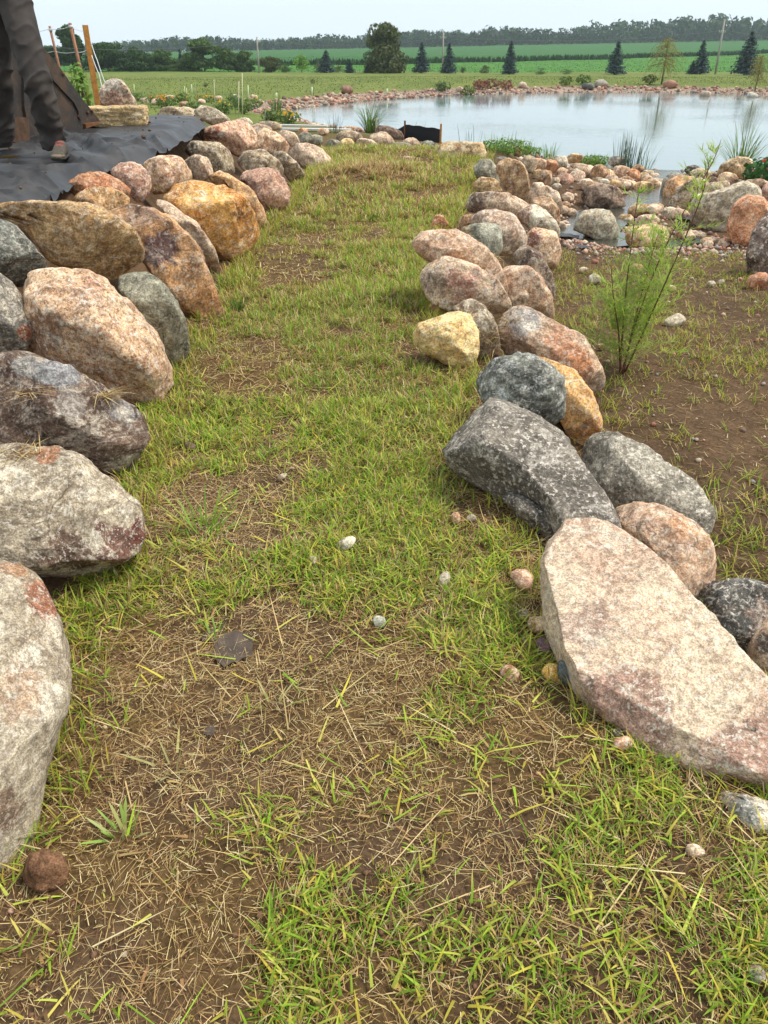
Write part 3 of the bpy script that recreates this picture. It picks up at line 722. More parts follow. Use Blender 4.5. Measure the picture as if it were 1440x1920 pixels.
# ---- stream mouth and right bank
SG = 'boulders around the stream mouth'
def srock(label, *a, **k): return rock(label, *a, group=SG, **k)
srock('long purple-brown boulder lying across the stream', pts('1086 372 1096 350 1130 344 1160 352 1182 380 1160 390 1120 390'), 'brownpurple', g=-.42, ang=.25, c1=(170, 146, 132))
srock('smooth pale grey-green boulder in the stream bed', pts('1072 428 1082 400 1112 389 1142 396 1160 422 1162 440 1132 450 1096 436'), 'palegrey', g=-.42, ang=.1, c1=(192, 190, 174), crust=.2)
srock('sandy tan block beside the shallow water, nearest in the stream', pts('1172 452 1176 426 1206 418 1246 424 1258 446 1250 464 1204 470'), 'tan', g=-.40, ang=.3, e=.62, c1=(214, 186, 146))
srock('low tan stone just behind the sandy block', pts('1186 420 1200 404 1230 402 1240 418 1214 426'), 'palepink', g=-.42)
srock('tan rock in mid stream behind the low tan stone', pts('1172 398 1190 380 1222 384 1228 400 1200 406'), 'tan', g=-.44, c1=(190, 164, 132))
srock('large grey-tan ridge-backed boulder on the right stream bank', pts('1290 404 1304 366 1340 360 1390 344 1424 350 1430 372 1396 400 1366 430 1320 424'), 'palegrey', g=-.35, ang=.3, sub=5, e=.7, c1=(190, 180, 160))
srock('smooth salmon-orange boulder against the right picture edge', pts('1362 424 1376 384 1402 367 1432 372 1450 400 1440 446 1400 458 1370 448'), 'rust', g=-.33, ang=.05, sub=5, c1=(212, 158, 126), c2=(184, 124, 92), light=.3)
srock('big dark purple-grey boulder cut by the right picture edge', pts('1396 488 1410 440 1430 404 1470 386 1520 420 1520 520 1440 522 1406 510'), 'brownpurple', g=-.3, ang=.2, sub=5, light=.6, c1=(140, 124, 120))
srock('small salmon cobble under the dark purple-grey boulder', pts('1396 536 1408 516 1434 510 1450 524 1440 544 1410 546'), 'rust', g=-.29, c1=(196, 140, 114))
srock('orange boulder at right of the stream outlet', pts('1240 366 1250 340 1276 326 1300 334 1296 352 1268 372'), 'orange', g=-.44, ang=.25, c1=(216, 170, 132), c2=(186, 130, 92))
srock('sloping tan-grey boulder behind the orange outlet one', pts('1252 384 1268 352 1312 330 1330 346 1318 376 1280 396'), 'mottled', g=-.42, ang=.3)
srock('grey slanted slab at the stream outlet', pts('1238 362 1244 336 1264 322 1282 326 1262 342 1250 364'), 'grey', g=-.48, ang=.5)
srock('flat mottled stone on the bank behind the ridge-backed boulder', pts('1304 366 1316 348 1346 340 1360 352 1342 366'), 'mottled', g=-.3)
srock('cream layered boulder by the red-flowered bush', pts('1338 330 1350 308 1384 294 1412 300 1414 322 1378 338'), 'tan', g=-.32, ang=.4, c1=(216, 192, 158), band=.4)
srock('small pink boulder left of the cream layered one', El(1365, 334, 22, 12), 'pink', g=-.3)
srock('pink stone low in front of the red-flowered bush', El(1418, 344, 26, 9), 'pink', g=-.25)
srock('dark reddish stone at the right edge above the salmon boulder', pts('1424 368 1432 346 1460 340 1470 370 1444 380'), 'red', g=-.2)
srock('dark grey cobble on the near shore right of the outlet', El(1298, 318, 16, 9), 'dark', g=-.55)
srock('pale mottled cobble right of the dark grey shore cobble', El(1314, 326, 24, 11), 'mottled', g=-.5)
srock('low pink-tan stone between outlet and cream boulder', El(1290, 340, 18, 10), 'palepink', g=-.46)
top = [  # cx, cy, rx, ry, palette, g, label
 (970, 283, 15, 10, 'brown', -.2, 'reddish-brown cobble behind the tall brown egg boulder'),
 (952, 289, 13, 9, 'palepink', -.15, 'pale cobble at the left of the reddish-brown one'),
 (940, 302, 18, 8, 'blue', -.1, 'flat blue-grey rock between tan and brown boulders'),
 (992, 306, 16, 16, 'mottled', -.25, 'mottled grey upright rock right of the brown egg'),
 (1012, 308, 15, 11, 'pink', -.35, 'pink rock right of the mottled upright one'),
 (1034, 310, 15, 11, 'rust', -.4, 'salmon rock in the shore row below the leafy plants'),
 (1052, 304, 14, 12, 'palegrey', -.45, 'pale cream rock in the shore row below the leafy plants'),
 (1022, 334, 16, 17, 'brown', -.3, 'tan-brown upright rock on the left of the inlet pool'),
 (1060, 336, 20, 13, 'red', -.4, 'dull purple-red block at the inlet pool'),
 (1078, 296, 18, 9, 'tan', -.55, 'cream rock at the waterline behind the purple-red block'),
 (1095, 324, 28, 18, 'pinkgrey', -.42, 'pinkish sloping boulder in the middle of the shore row'),
 (1124, 328, 20, 20, 'brown', -.44, 'brown block with flat face below the blue reeds'),
 (1142, 332, 14, 15, 'tan', -.45, 'ochre-edged rock beside the brown block'),
 (1165, 324, 18, 15, 'pink', -.48, 'rosy round boulder below the blue reeds'),
 (1186, 330, 16, 14, 'rust', -.5, 'salmon pink rock next to the rosy round boulder'),
 (1165, 348, 26, 13, 'pinkgrey', -.46, 'pinkish low boulder in front of the rosy one'),
 (1205, 350, 26, 11, 'tan', -.48, 'sunlit-looking tan boulder at the stream narrows'),
 (1225, 346, 16, 12, 'pink', -.5, 'pink stone right of the tan boulder at the narrows'),
 (1160, 302, 20, 10, 'grey', -.58, 'grey rock in front of the blue reeds at the waterline'),
 (1196, 318, 14, 9, 'brown', -.58, 'small dark brown rock at the waterline right of the reeds'),
 (1214, 326, 14, 9, 'mottled', -.58, 'mottled cobble at the waterline left of the outlet'),
 (1228, 332, 12, 8, 'pinkgrey', -.58, 'small pinkish cobble by the outlet'),
 (1094, 348, 22, 7, 'tan', -.46, 'flat tan stone before the pinkish sloping boulder'),
 (1140, 356, 20, 8, 'palegrey', -.46, 'pale flat stone behind the purple-brown stream boulder'),
 (1055, 322, 12, 9, 'pink', -.42, 'rosy cobble above the purple-red block'),
 (1082, 313, 11, 8, 'brown', -.5, 'brown cobble behind the pinkish sloping boulder'),
]
for cx, cy, rx, ry, pal, g, lab in top:
    srock(lab, El(cx, cy, rx, ry), pal, g=g, ang=.35, sub=3, e=.72)

# ---- stones behind the crest of the path
CG = 'boulders behind the crest of the path'
crest = [
 (488, 246, 26, 14, 0, 'palepink', .2, 'pale pink boulder on the skyline of the left wall'),
 (455, 232, 20, 11, 0, 'palegrey', .3, 'pale striped boulder at the top end of the liner'),
 (540, 258, 24, 13, 20, 'pinkgrey', .0, 'pink-grey boulder behind the long pale pink one'),
 (573, 259, 15, 12, 0, 'greygreen', -.1, 'green-grey boulder left of the round grey ones'),
 (592, 263, 15, 11, 0, 'greygreen', -.15, 'darker grey-green cobble in the crest row'),
 (624, 270, 17, 9, 0, 'greygreen', -.2, 'low mossy grey stone in the crest row'),
 (655, 258, 29, 14, 0, 'mottled', -.3, 'wide smooth taupe boulder in the crest row'),
 (651, 269, 14, 10, 0, 'yellow', -.2, 'cream pointed stone before the wide taupe boulder'),
 (690, 271, 22, 11, 12, 'palepink', -.2, 'pale cream boulder at centre of the crest row'),
 (716, 264, 27, 16, 15, 'pinkgrey', -.25, 'tall pinkish boulder in the crest row before the dark one'),
 (730, 250, 34, 13, 14, 'brownpurple', -.4, 'dark brown wet boulder at the waterline by the silt fence'),
 (752, 278, 28, 12, 0, 'greygreen', -.15, 'rounded green-grey boulder half in tall grass'),
 (770, 270, 18, 12, 0, 'pinkgrey', -.3, 'mauve boulder right of the green-grey one'),
 (803, 274, 18, 12, 0, 'blue', -.2, 'blue-grey patched boulder below the black silt fence'),
 (765, 300, 22, 7, 0, 'mottled', 0.0, 'low stone sunk in the tall grass of the path'),
 (606, 246, 12, 6, 0, 'pink', -.3, 'small pink stone by the white boards'),
 (568, 246, 10, 7, 0, 'rust', -.2, 'rust-orange stone by the white boards'),
 (527, 252, 8, 6, 0, 'rust', -.05, 'small rust stone above the salmon boulder'),
 (588, 236, 20, 6, 0, 'pinkgrey', -.5, 'grey-pink stone at the waterline behind the boards'),
 (660, 243, 24, 7, 0, 'brown', -.55, 'brown stone at the waterline below the grass clump'),
 (702, 242, 20, 7, 0, 'brown', -.55, 'tan-brown stone at the waterline beside the grass clump'),
 (505, 235, 30, 8, 6, 'mottled', .1, 'flat grey-brown ledge stone behind the skyline boulder'),
 (640, 282, 14, 6, 0, 'tan', -.1, 'small tan stone in the grass before the crest row'),
]
for cx, cy, rx, ry, a, pal, g, lab in crest:
    rock(lab, El(cx, cy, rx, ry, a), pal, group=CG, g=g, ang=.25, sub=3, e=.78)

rsj = np.random.RandomState(909)
for k in range(72):
    px, py = [(1010, 330), (1045, 345), (1080, 330), (1110, 345), (1140, 340), (1180, 345), (1215, 336), (1240, 344), (1264, 366), (1270, 400), (1240, 388), (1060, 366), (1056, 392), (1150, 372), (1175, 410), (1290, 440), (1320, 446), (1340, 456), (1060, 420), (1300, 372), (1330, 384), (1395, 352), (1350, 346), (1280, 352)][k % 24]
    px += rsj.uniform(-14, 14); py += rsj.uniform(-7, 7); r = rsj.uniform(7, 15)
    pk = ['pink', 'palepink', 'tan', 'mottled', 'palepink', 'palegrey', 'brown', 'pinkgrey'][rsj.randint(8)]
    where = 'left of the stream' if px < 1130 else 'at the stream narrows' if px < 1260 else 'on the right stream bank'
    rock('small %s stone wedged among the boulders %s' % (dict(pink='rosy', palepink='pale pink', tan='tan', mottled='mottled', palegrey='pale grey', brown='brown', pinkgrey='pink-grey')[pk], where), El(px, py, r * 1.2, r * .75), pk, name='cobble', cat='cobble', group='small stones of the stream mouth', ang=.2, sub=3)

# ---- stones around the liner
BG = 'rocks behind the black liner'
def stone_block():
    n = 26; S, F = [], []
    bm = bmesh.new(); bmesh.ops.create_cube(bm, size=1.0); bmesh.ops.subdivide_edges(bm, edges=bm.edges[:], cuts=22, use_grid_fill=True)
    V = np.array([v.co[:] for v in bm.verts]); F = np.array([[v.index for v in f.verts] for f in bm.faces]); bm.free()
    V = np.sign(V) * np.minimum(np.abs(V), .5)
    r = np.linalg.norm(np.maximum(np.abs(V) - .44, 0), axis=1); V = V * (1 - .10 * np.maximum(r - .06, 0) / .05)[:, None]
    V = V * np.array([.92, .42, .205])
    nr = V / np.array([.46, .21, .1]); nr = np.sign(nr) * np.abs(nr) ** 9; nr /= np.linalg.norm(nr, axis=1)[:, None] + 1e-9
    V = V + nr * (.018 * fbm(V * 7 + 3, 12, 4) + .010 * (1 - 2 * np.abs(fbm(V * np.array([5, 5, 22]), 14, 3))))[:, None]
    a = .16; V = np.stack([V[:, 0] * math.cos(a) - V[:, 1] * math.sin(a), V[:, 0] * math.sin(a) + V[:, 1] * math.cos(a), V[:, 2]], 1)
    c = P(276, 236, .78); c = c + np.array([-.50, .13, .09])
    d = dict(PAL['tan']); d.update(c1=(204, 176, 128), c2=(168, 138, 92), band=.3, bdir=(0, 0, 0))
    tag(mk('stone_block', V, F, rock_mat('stone_block_tan', seed=991, **d)), 'tan rectangular quarried stone block on the black liner', 'stone block').location = tuple(c)
stone_block()
rock('peaked grey and pink granite boulder behind the quarried block', pts('178 198 184 178 196 152 208 145 224 146 240 162 258 186 266 198 224 206'), 'pinkgrey', group=BG, g=0.74, ang=.3, sub=5, patches=[(212, 160, 24, (150, 146, 136), .8), (215, 190, 20, (184, 138, 116), .7)])
rock('low speckled tan rock right behind the quarried block', pts('290 214 310 200 350 200 384 212 396 228 350 224 304 222'), 'mottled', group=BG, g=0.62, ang=.3, c1=(190, 172, 146))
rock('pale grey striped rock at the liner far corner', pts('362 214 376 198 396 200 424 216 436 230 410 236 386 228'), 'palegrey', group=BG, g=0.6, ang=.4, band=.5)
for cx, cy, rx, ry, pal, lab in [(320, 184, 12, 6, 'palegrey', 'white-grey stone in the flower bed behind the low rock'), (346, 196, 11, 7, 'brown', 'brown lump of stone resting on the low speckled rock'), (298, 190, 16, 7, 'pinkgrey', 'pinkish stone at left of the orange flowers'), (272, 188, 12, 6, 'mottled', 'grey stone just right of the peaked boulder'),
    (378, 190, 9, 5, 'palepink', 'pale stone among the flower stems'), (440, 182, 12, 5, 'palegrey', 'pale stone behind the tall white stakes'), (474, 182, 11, 5, 'pinkgrey', 'pinkish stone at right of the white tree tube'), (410, 184, 8, 5, 'palepink', 'small pale stone before the dark sapling')]:
    rock(lab, El(cx, cy, rx, ry), pal, group=BG, ang=.3, sub=3)

# ---- loose cobbles and pebbles, one by one
def peb(label, poly, pal, **k):
    k.setdefault('ang', .25); k.setdefault('sub', 3)
    return rock(label, poly, pal, name=k.pop('name', 'pebble'), cat='pebble', bury=.0, lift=k.pop('lift', .007), **k)
peb('knobbly white chip of stone in the mid path grass', pts('624 1028 632 1014 656 1004 670 1008 664 1022 646 1034'), 'palegrey', ang=.7, c1=(220, 214, 200))
peb('small grey chip below left of the white chip', El(588, 1050, 9, 9), 'palegrey', ang=.6)
peb('flat grey-tan pebble standing in grass right of path middle', El(834, 1086, 11, 17, 15), 'palegrey', ang=.5)
peb('grey-green angular chip in path centre', El(711, 1165, 15, 12, 30), 'greygreen', ang=.7, c1=(180, 186, 174))
peb('pink oval cobble left of the big slab', pts('956 1076 968 1067 990 1070 1001 1084 996 1104 984 1110 966 1096'), 'pink', c1=(224, 180, 160), crust=.2, dark=.1, ang=.05)
peb('cream round pebble at the edge of the slab', El(1008, 1172, 20, 17), 'tan', c1=(234, 218, 186), crust=.1, ang=.05)
peb('grey-green pebble tucked in grass by the cream pebble', El(983, 1152, 14, 11, 30), 'greygreen', ang=.1)
peb('square purple slate chip beside the slab', pts('1003 1202 1012 1194 1034 1200 1036 1226 1030 1238 1010 1228'), 'red', c1=(122, 96, 104), c2=(98, 76, 86), c3=(142, 120, 124), crust=.05, e=.4, ang=.5)
peb('thin grey shard left of the purple chip', pts('972 1200 984 1196 1002 1206 1000 1214 984 1212'), 'greygreen', ang=.6, c1=(170, 168, 154))
peb('knobbly bright yellow pebble by the slab', pts('1014 1262 1020 1246 1034 1241 1052 1248 1052 1264 1046 1284 1026 1282'), 'yellow', c1=(226, 178, 84), c2=(196, 142, 54), crust=.05)
peb('smooth dark slate-grey oval pebble next to the yellow one', El(1060, 1260, 15, 25, -12), 'dark', c1=(96, 104, 108), c2=(78, 86, 90), c3=(108, 114, 116), crust=.0, light=.1, ang=.0)
peb('flat brown stone half buried left of the yellow pebble', El(954, 1262, 24, 16, 25), 'brown', c1=(172, 134, 104), up=.5)
peb('pink cobble under the lower edge of the slab', El(1168, 1394, 22, 15, -10), 'pink', c1=(206, 152, 138), crust=.1)
peb('small dark pebble above the pink cobble under the slab', El(1158, 1374, 10, 9), 'dark')
peb('small tan pebble at left of the charcoal boulder foot', El(855, 971, 9, 12), 'pink', c1=(206, 168, 132))
peb('tiny pale pebble right of the small tan one', El(884, 971, 9, 7), 'palegrey')
peb('white chip on thatch at the left of path centre', pts('518 896 528 888 540 886 536 896 522 902'), 'palegrey', c1=(226, 216, 200), ang=.6)
peb('dark brown clod-like stone near the left wall', El(356, 836, 13, 8, 10), 'brownpurple')
peb('rounded brown dirt-covered stone in the near left corner', pts('40 1636 52 1604 84 1588 112 1600 130 1632 124 1664 84 1676 50 1664'), 'brownpurple', c1=(124, 92, 70), c2=(100, 72, 54), c3=(138, 104, 80), crust=.0, light=.0, dark=.2, ang=.1, sub=4)
rock('jagged cream and grey limestone lump at lower right edge', pts('1306 1458 1324 1449 1350 1458 1372 1486 1410 1496 1470 1506 1480 1556 1430 1560 1390 1536 1350 1500'), 'palegrey', g=0.0, ang=.8, e=.65, up=.4, T=.7, c1=(220, 212, 196), vein=0, patches=[(1400, 1530, 26, (140, 144, 140), .8)], sub=4)
peb('small grey pebble at the right edge near the bottom', El(1417, 1826, 19, 20), 'grey', c1=(164, 150, 134))
peb('pinkish flat pebble in grass below the limestone lump', El(1304, 1594, 22, 13, 15), 'pinkgrey', up=.4)
peb('white egg-shaped pebble on the swale dirt', El(1115, 523, 13, 10, 10), 'palegrey', c1=(220, 214, 200), crust=.1, ang=.0)
peb('flat grey-pink stone lying on the swale by the sapling', pts('1238 608 1256 594 1280 590 1288 600 1266 612'), 'palegrey', up=.6)
peb('pink pebble leaning on the pale grey-green stream boulder', El(1103, 428, 8, 12, 15), 'pink', g=-.42)
peb('small pale pebble by the white egg-shaped one', El(1093, 506, 9, 6), 'palepink')
peb('small stone before the sandy stream block', El(1196, 502, 12, 8), 'brown')
peb('pale pebble on dirt left of the small salmon cobble', El(1334, 532, 9, 6), 'palegrey')
peb('cream pebble on dirt right of the sapling', El(1352, 528, 7, 5), 'palegrey')
peb('orange-tinted stone on the swale left of the big rocks', El(1258, 540, 10, 6), 'pink')
peb('small round stone low on the swale dirt left of the sapling', El(1128, 650, 10, 6), 'brown')

# ================================================================ SMALL STONES
def pebble_meshes(n, sub, base):
    out = []
    for k in range(n):
        S, F = ico(sub); rs = np.random.RandomState(base + k)
        X = S * np.array([1.0, rs.uniform(.65, .95), rs.uniform(.5, .8)])
        for _ in range(5):
            m = rs.normal(size=3); m /= np.linalg.norm(m); d = X @ m
            X = X - np.maximum(d - rs.uniform(.7, .9) * d.max(), 0)[:, None] * m * .8
        X = X * (1 + 0.12 * fbm(S * 1.6 + k * 7, base, 2))[:, None]
        out.append((X, F))
    return out
STONE_COLS = [lin(c) for c in ((204, 164, 140), (186, 140, 118), (170, 118, 98), (196, 176, 156), (168, 150, 138), (150, 142, 134), (212, 190, 160), (140, 112, 98))]
t = NT('shore_stone'); co = t.coord(); oi = t.n.new('ShaderNodeObjectInfo')
nz = t.noise(t.vadd(co, t.vscale(oi.outputs['Location'], 3.1)), 2.4, 8, 0.7)
c = t.mix(t.rng(nz, .3, .7), t.mix(1.0, oi.outputs['Color'], (.62, .6, .58), 'MULTIPLY'), t.mix(1.0, oi.outputs['Color'], (1.2, 1.18, 1.16), 'MULTIPLY'))
SHORE = t.fin(c, .85, t.bump(nz, .6, .1), .25)
t = NT('gravel_stone'); co = t.coord(); nz = t.noise(co, 30, 6, 0.7)
c = t.mix(1.0, t.attr(), t.mix(t.rng(nz, .3, .7), (.7, .7, .7), (1.2, 1.2, 1.2)), 'MULTIPLY')
GRAVM = t.fin(c, .85, t.bump(nz, .4, .01), .25)

PM = pebble_meshes(6, 2, 500)
PME = []
for X, F in PM:
    o = mk('shore_stone', X, F, SHORE); PME.append(o.data); bpy.data.objects.remove(o)
def shore_stone(p, r, rs, label, group, name='shore_stone', cat='stone'):
    o = bpy.data.objects.new(name, PME[rs.randint(6)])
    COL.objects.link(o)
    o.location = tuple(p); o.rotation_euler = (rs.uniform(-.4, .4), rs.uniform(-.4, .4), rs.uniform(0, 6.28))
    o.scale = (r, r * rs.uniform(.8, 1.1), r * rs.uniform(.75, 1.1))
    ci = rs.randint(len(STONE_COLS)); c = STONE_COLS[ci] * rs.uniform(.8, 1.12); o.color = (*c, 1)
    label = label.replace('COLOUR', ('rosy', 'dusky pink', 'reddish brown', 'pale beige', 'taupe', 'grey', 'cream', 'brown')[ci])
    return tag(o, label, cat, group)

def gravel(name, label, P3, R, parent=None):
    """many small stones in one mesh"""
    rs = np.random.RandomState(len(P3)); PMs = pebble_meshes(4, 1, 800)
    Vs, Fs, Cs, off = [], [], [], 0
    for p, r in zip(P3, R):
        X, F = PMs[rs.randint(4)]
        a = rs.uniform(0, 6.28); ca, sa = math.cos(a), math.sin(a)
        Y = np.stack([X[:, 0] * ca - X[:, 1] * sa, X[:, 0] * sa + X[:, 1] * ca, X[:, 2]], 1) * r + p
        Vs.append(Y); Fs.append(F + off); off += len(X)
        Cs.append(np.tile(STONE_COLS[rs.randint(len(STONE_COLS))] * rs.uniform(.75, 1.15), (len(X), 1)))
    return tag(mk(name, np.concatenate(Vs), np.concatenate(Fs), GRAVM, col=np.concatenate(Cs)), label, kind='stuff')

rs = np.random.RandomState(3)
# bank of stones round the pond: walk along the shoreline
edge = np.concatenate([POND, POND[:1]])
elen = np.linalg.norm(np.diff(edge, axis=0), axis=1); ecum = np.concatenate([[0], np.cumsum(elen)])
def shore_pt(s, d):
    i = min(np.searchsorted(ecum, s, 'right') - 1, len(elen) - 1)
    tt = (s - ecum[i]) / elen[i]; e = edge[i + 1] - edge[i]; e = e / np.linalg.norm(e)
    q = edge[i] * (1 - tt) + edge[i + 1] * tt + np.array([-e[1], e[0]]) * d
    return q
def proj(p):
    v = np.asarray(p) - CP; zc = v @ CF
    return 720 + FPX * (v @ CR) / zc, 960 - FPX * (v @ CU) / zc
cand = []
for s in np.arange(0, ecum[-1], 0.13):
    for k in range(5):
        q = shore_pt(s + rs.uniform(-.1, .1), rs.uniform(-0.1, 1.7))
        r = 0.05 + 0.11 * rs.rand() ** 2.4
        cand.append((q[0], q[1], r))
cand = np.array(cand); cz = H(cand[:, 0], cand[:, 1], False)
far = []; rest = []
for (x, y, r), z in zip(cand, cz):
    px, py = proj((x, y, z))
    if 15 < y and x < 30 and -60 < px < 1500:
        if y > 34 and 480 < px < 1440: far.append((r / y, x, y, z, r))
        else: rest.append((x, y, z, r))
    elif x < 30: rest.append((x, y, z, r))
far.sort(reverse=True)
for (_, x, y, z, r) in far[:290]:
    shore_stone((x, y, z + r * .35), r, rs, 'COLOUR stone in the rocky band of the far pond shore, ' + ('by the pond corner' if proj((x, y, z))[0] < 700 else 'below the reddish weeds' if proj((x, y, z))[0] < 1000 else 'near the boulder pair' if proj((x, y, z))[0] < 1200 else 'below the willows'), 'stones along the far pond shore')
small = [(x, y, z + r * .3, r * .9) for (_, x, y, z, r) in far[290:]] + [(x, y, z + r * .2, r * .6) for (x, y, z, r) in rest]
small = np.array(small)
gravel('shore_gravel', 'small pink and grey stones packed along the pond bank', small[:, :3], small[:, 3])
for px, py, r, c, lab in [(650, 176, .42, (150, 118, 98), 'large round brown boulder on the far shore left end'), (1103, 168, .42, (120, 120, 116), 'dark grey boulder, left of the pair at the far waterline'),
        (1126, 163, .46, (168, 158, 144), 'pale grey boulder, right of the pair on the far shore'), (1256, 165, .50, (176, 134, 112), 'wide pink-brown boulder on the far shore by the willow'),
        (980, 165, .34, (214, 190, 166), 'pale boulder on the far shore amid reddish weeds'), (862, 174, .34, (206, 178, 158), 'pale pink boulder on the far shore left of the red weeds'),
        (1322, 180, .35, (206, 182, 160), 'flat pale stone at the far waterline near the right willow'), (1410, 182, .30, (206, 196, 180), 'low pale stone in the water near the right willow')]:
    p = G(px, py); o = shore_stone((p[0], p[1], p[2] + r * .45), r, rs, lab, 'boulders on the far pond shore', name='shore_boulder', cat='boulder')
    o.color = (*lin(c), 1); o.scale = (r * 1.15, r, r * .9)

# pebbles strewn on the stream bed and swale
gp, gr = [], []
for _ in range(2600):
    s = rs.rand(); k = s * (len(STREAM) - 1); i = int(k); q = STREAM[i] * (1 - k + i) + STREAM[min(i + 1, len(STREAM) - 1)] * (k - i)
    q = q + rs.normal(0, .55, 2)
    gp.append((q[0], q[1])); gr.append(0.012 + 0.035 * rs.rand() ** 2.5)
for _ in range(900):
    gp.append((rs.uniform(2.0, 4.2), rs.normal(8.8, .35))); gr.append(0.012 + 0.03 * rs.rand() ** 2)
for _ in range(420):
    y = rs.uniform(3, 8.5); gp.append((rs.uniform(1.3, 3.6), y)); gr.append(0.005 + 0.02 * rs.rand() ** 3)
for _ in range(700):
    y = rs.uniform(.8, 12); gp.append((rs.uniform(np.interp(y, YL, XL), np.interp(y, YR, XR)), y)); gr.append(0.002 + 0.008 * rs.rand() ** 3)
gp, gr = np.array(gp), np.array(gr); gz = H(gp[:, 0], gp[:, 1])
gravel('stream_gravel', 'mixed pink, tan and grey pebbles strewn over stream bed and dirt', np.c_[gp, gz + gr * .35], gr)

# ================================================================ GRASS
def blades(pos, az, L, Wd, lean, curl, cb, ct, seg=3):
    """pos (n,3) roots; lean from vertical (rad); curl extra lean at the tip; cb/ct colours"""
    n = len(pos); V, C = [], []
    dirh = np.stack([np.cos(az), np.sin(az), np.zeros(n)], 1)
    side = np.stack([-np.sin(az), np.cos(az), np.zeros(n)], 1)
    p = pos.copy()
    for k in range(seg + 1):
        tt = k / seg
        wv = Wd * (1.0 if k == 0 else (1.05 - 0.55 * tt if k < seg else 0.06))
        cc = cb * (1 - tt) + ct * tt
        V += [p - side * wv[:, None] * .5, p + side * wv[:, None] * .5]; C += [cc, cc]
        a = lean + curl * (tt + .5 / seg)
        p = p + (np.sin(a)[:, None] * dirh + np.cos(a)[:, None] * np.array([0, 0, 1.0])) * (L / seg)[:, None]
    m = 2 * (seg + 1)
    V = np.stack(V, 1).reshape(-1, 3); C = np.stack(C, 1).reshape(-1, 3)
    b = np.arange(n)[:, None] * m
    F = np.concatenate([b + np.array([2 * k, 2 * k + 1, 2 * k + 3, 2 * k + 2]) for k in range(seg)])
    return V, F, C

GREENS = np.array([lin(c) for c in ((146, 174, 48), (164, 188, 58), (122, 154, 44), (188, 194, 80), (204, 192, 92), (196, 182, 70))])
DRYS = np.array([lin(c) for c in ((206, 180, 124), (180, 148, 96), (150, 116, 74), (218, 198, 148), (122, 92, 62), (186, 154, 98))])
LUSH = np.array([lin(c) for c in ((124, 164, 46), (140, 178, 54), (104, 144, 42), (158, 188, 66))])
def pick(pal, n, rs, v=.18):
    return pal[rs.randint(len(pal), size=n)] * rs.uniform(1 - v, 1 + v, (n, 1)) * rs.uniform(.94, 1.06, (n, 3))

# places known to be bare or lush: pixel ellipses (cx, cy, rx, ry, amount)
SPOTS = [(300, 1290, 170, 110, -1.1), (240, 1420, 140, 100, -.9), (620, 1260, 110, 90, -1.0), (560, 1420, 120, 80, -.6), (470, 1700, 120, 60, -.3), (380, 1850, 120, 70, -.7), (680, 1880, 60, 60, -.8),
         (890, 930, 60, 60, -.8), (300, 960, 60, 60, -.5), (420, 950, 80, 50, -.5), (990, 1330, 70, 60, -.5), (1000, 1020, 40, 60, -.5), (250, 1560, 90, 50, -.5), (560, 480, 50, 40, -.5), (700, 340, 70, 30, .1), (470, 690, 60, 40, -.6),
         (420, 780, 110, 60, .8), (700, 1080, 150, 70, .9), (930, 1180, 70, 90, .8), (1000, 1720, 200, 90, .12), (1180, 1600, 120, 60, .2), (880, 1820, 160, 70, .2), (200, 1150, 80, 50, .3), (600, 620, 120, 80, .5), (780, 520, 40, 50, .8), (380, 1020, 90, 30, .5), (700, 800, 120, 80, .5), (620, 950, 120, 50, .3), (1300, 1720, 120, 100, .1)]
SW = []
for cx, cy, rx, ry, a in SPOTS:
    p = P(cx, cy); SW.append((p[0], p[1], abs(P(cx + rx, cy)[0] - p[0]), abs(P(cx, cy - ry)[1] - p[1]), a))
def lush(x, y):
    f = 0.42 * n2(x, y, 1.6, 61, 3) + 0.62 * n2(x, y, 6.0, 67, 2)
    for (cx, cy, rx, ry, a) in SW:
        f = f + a * np.exp(-(((x - cx) / rx) ** 2 + ((y - cy) / ry) ** 2) * .9)
    return f

def path_pts(n, y0, y1, rs, margin=.12):
    y = rs.uniform(y0, y1, n); a = np.interp(y, YL, XL) - margin; b = np.interp(y, YR, XR) + margin
    b = np.where(y < 1.6, np.maximum(b, 1.3), b); a = np.where(y < 1.2, np.minimum(a, -1.0), a)
    wmax = b - a; x = a + wmax * rs.rand(n)
    return x, y

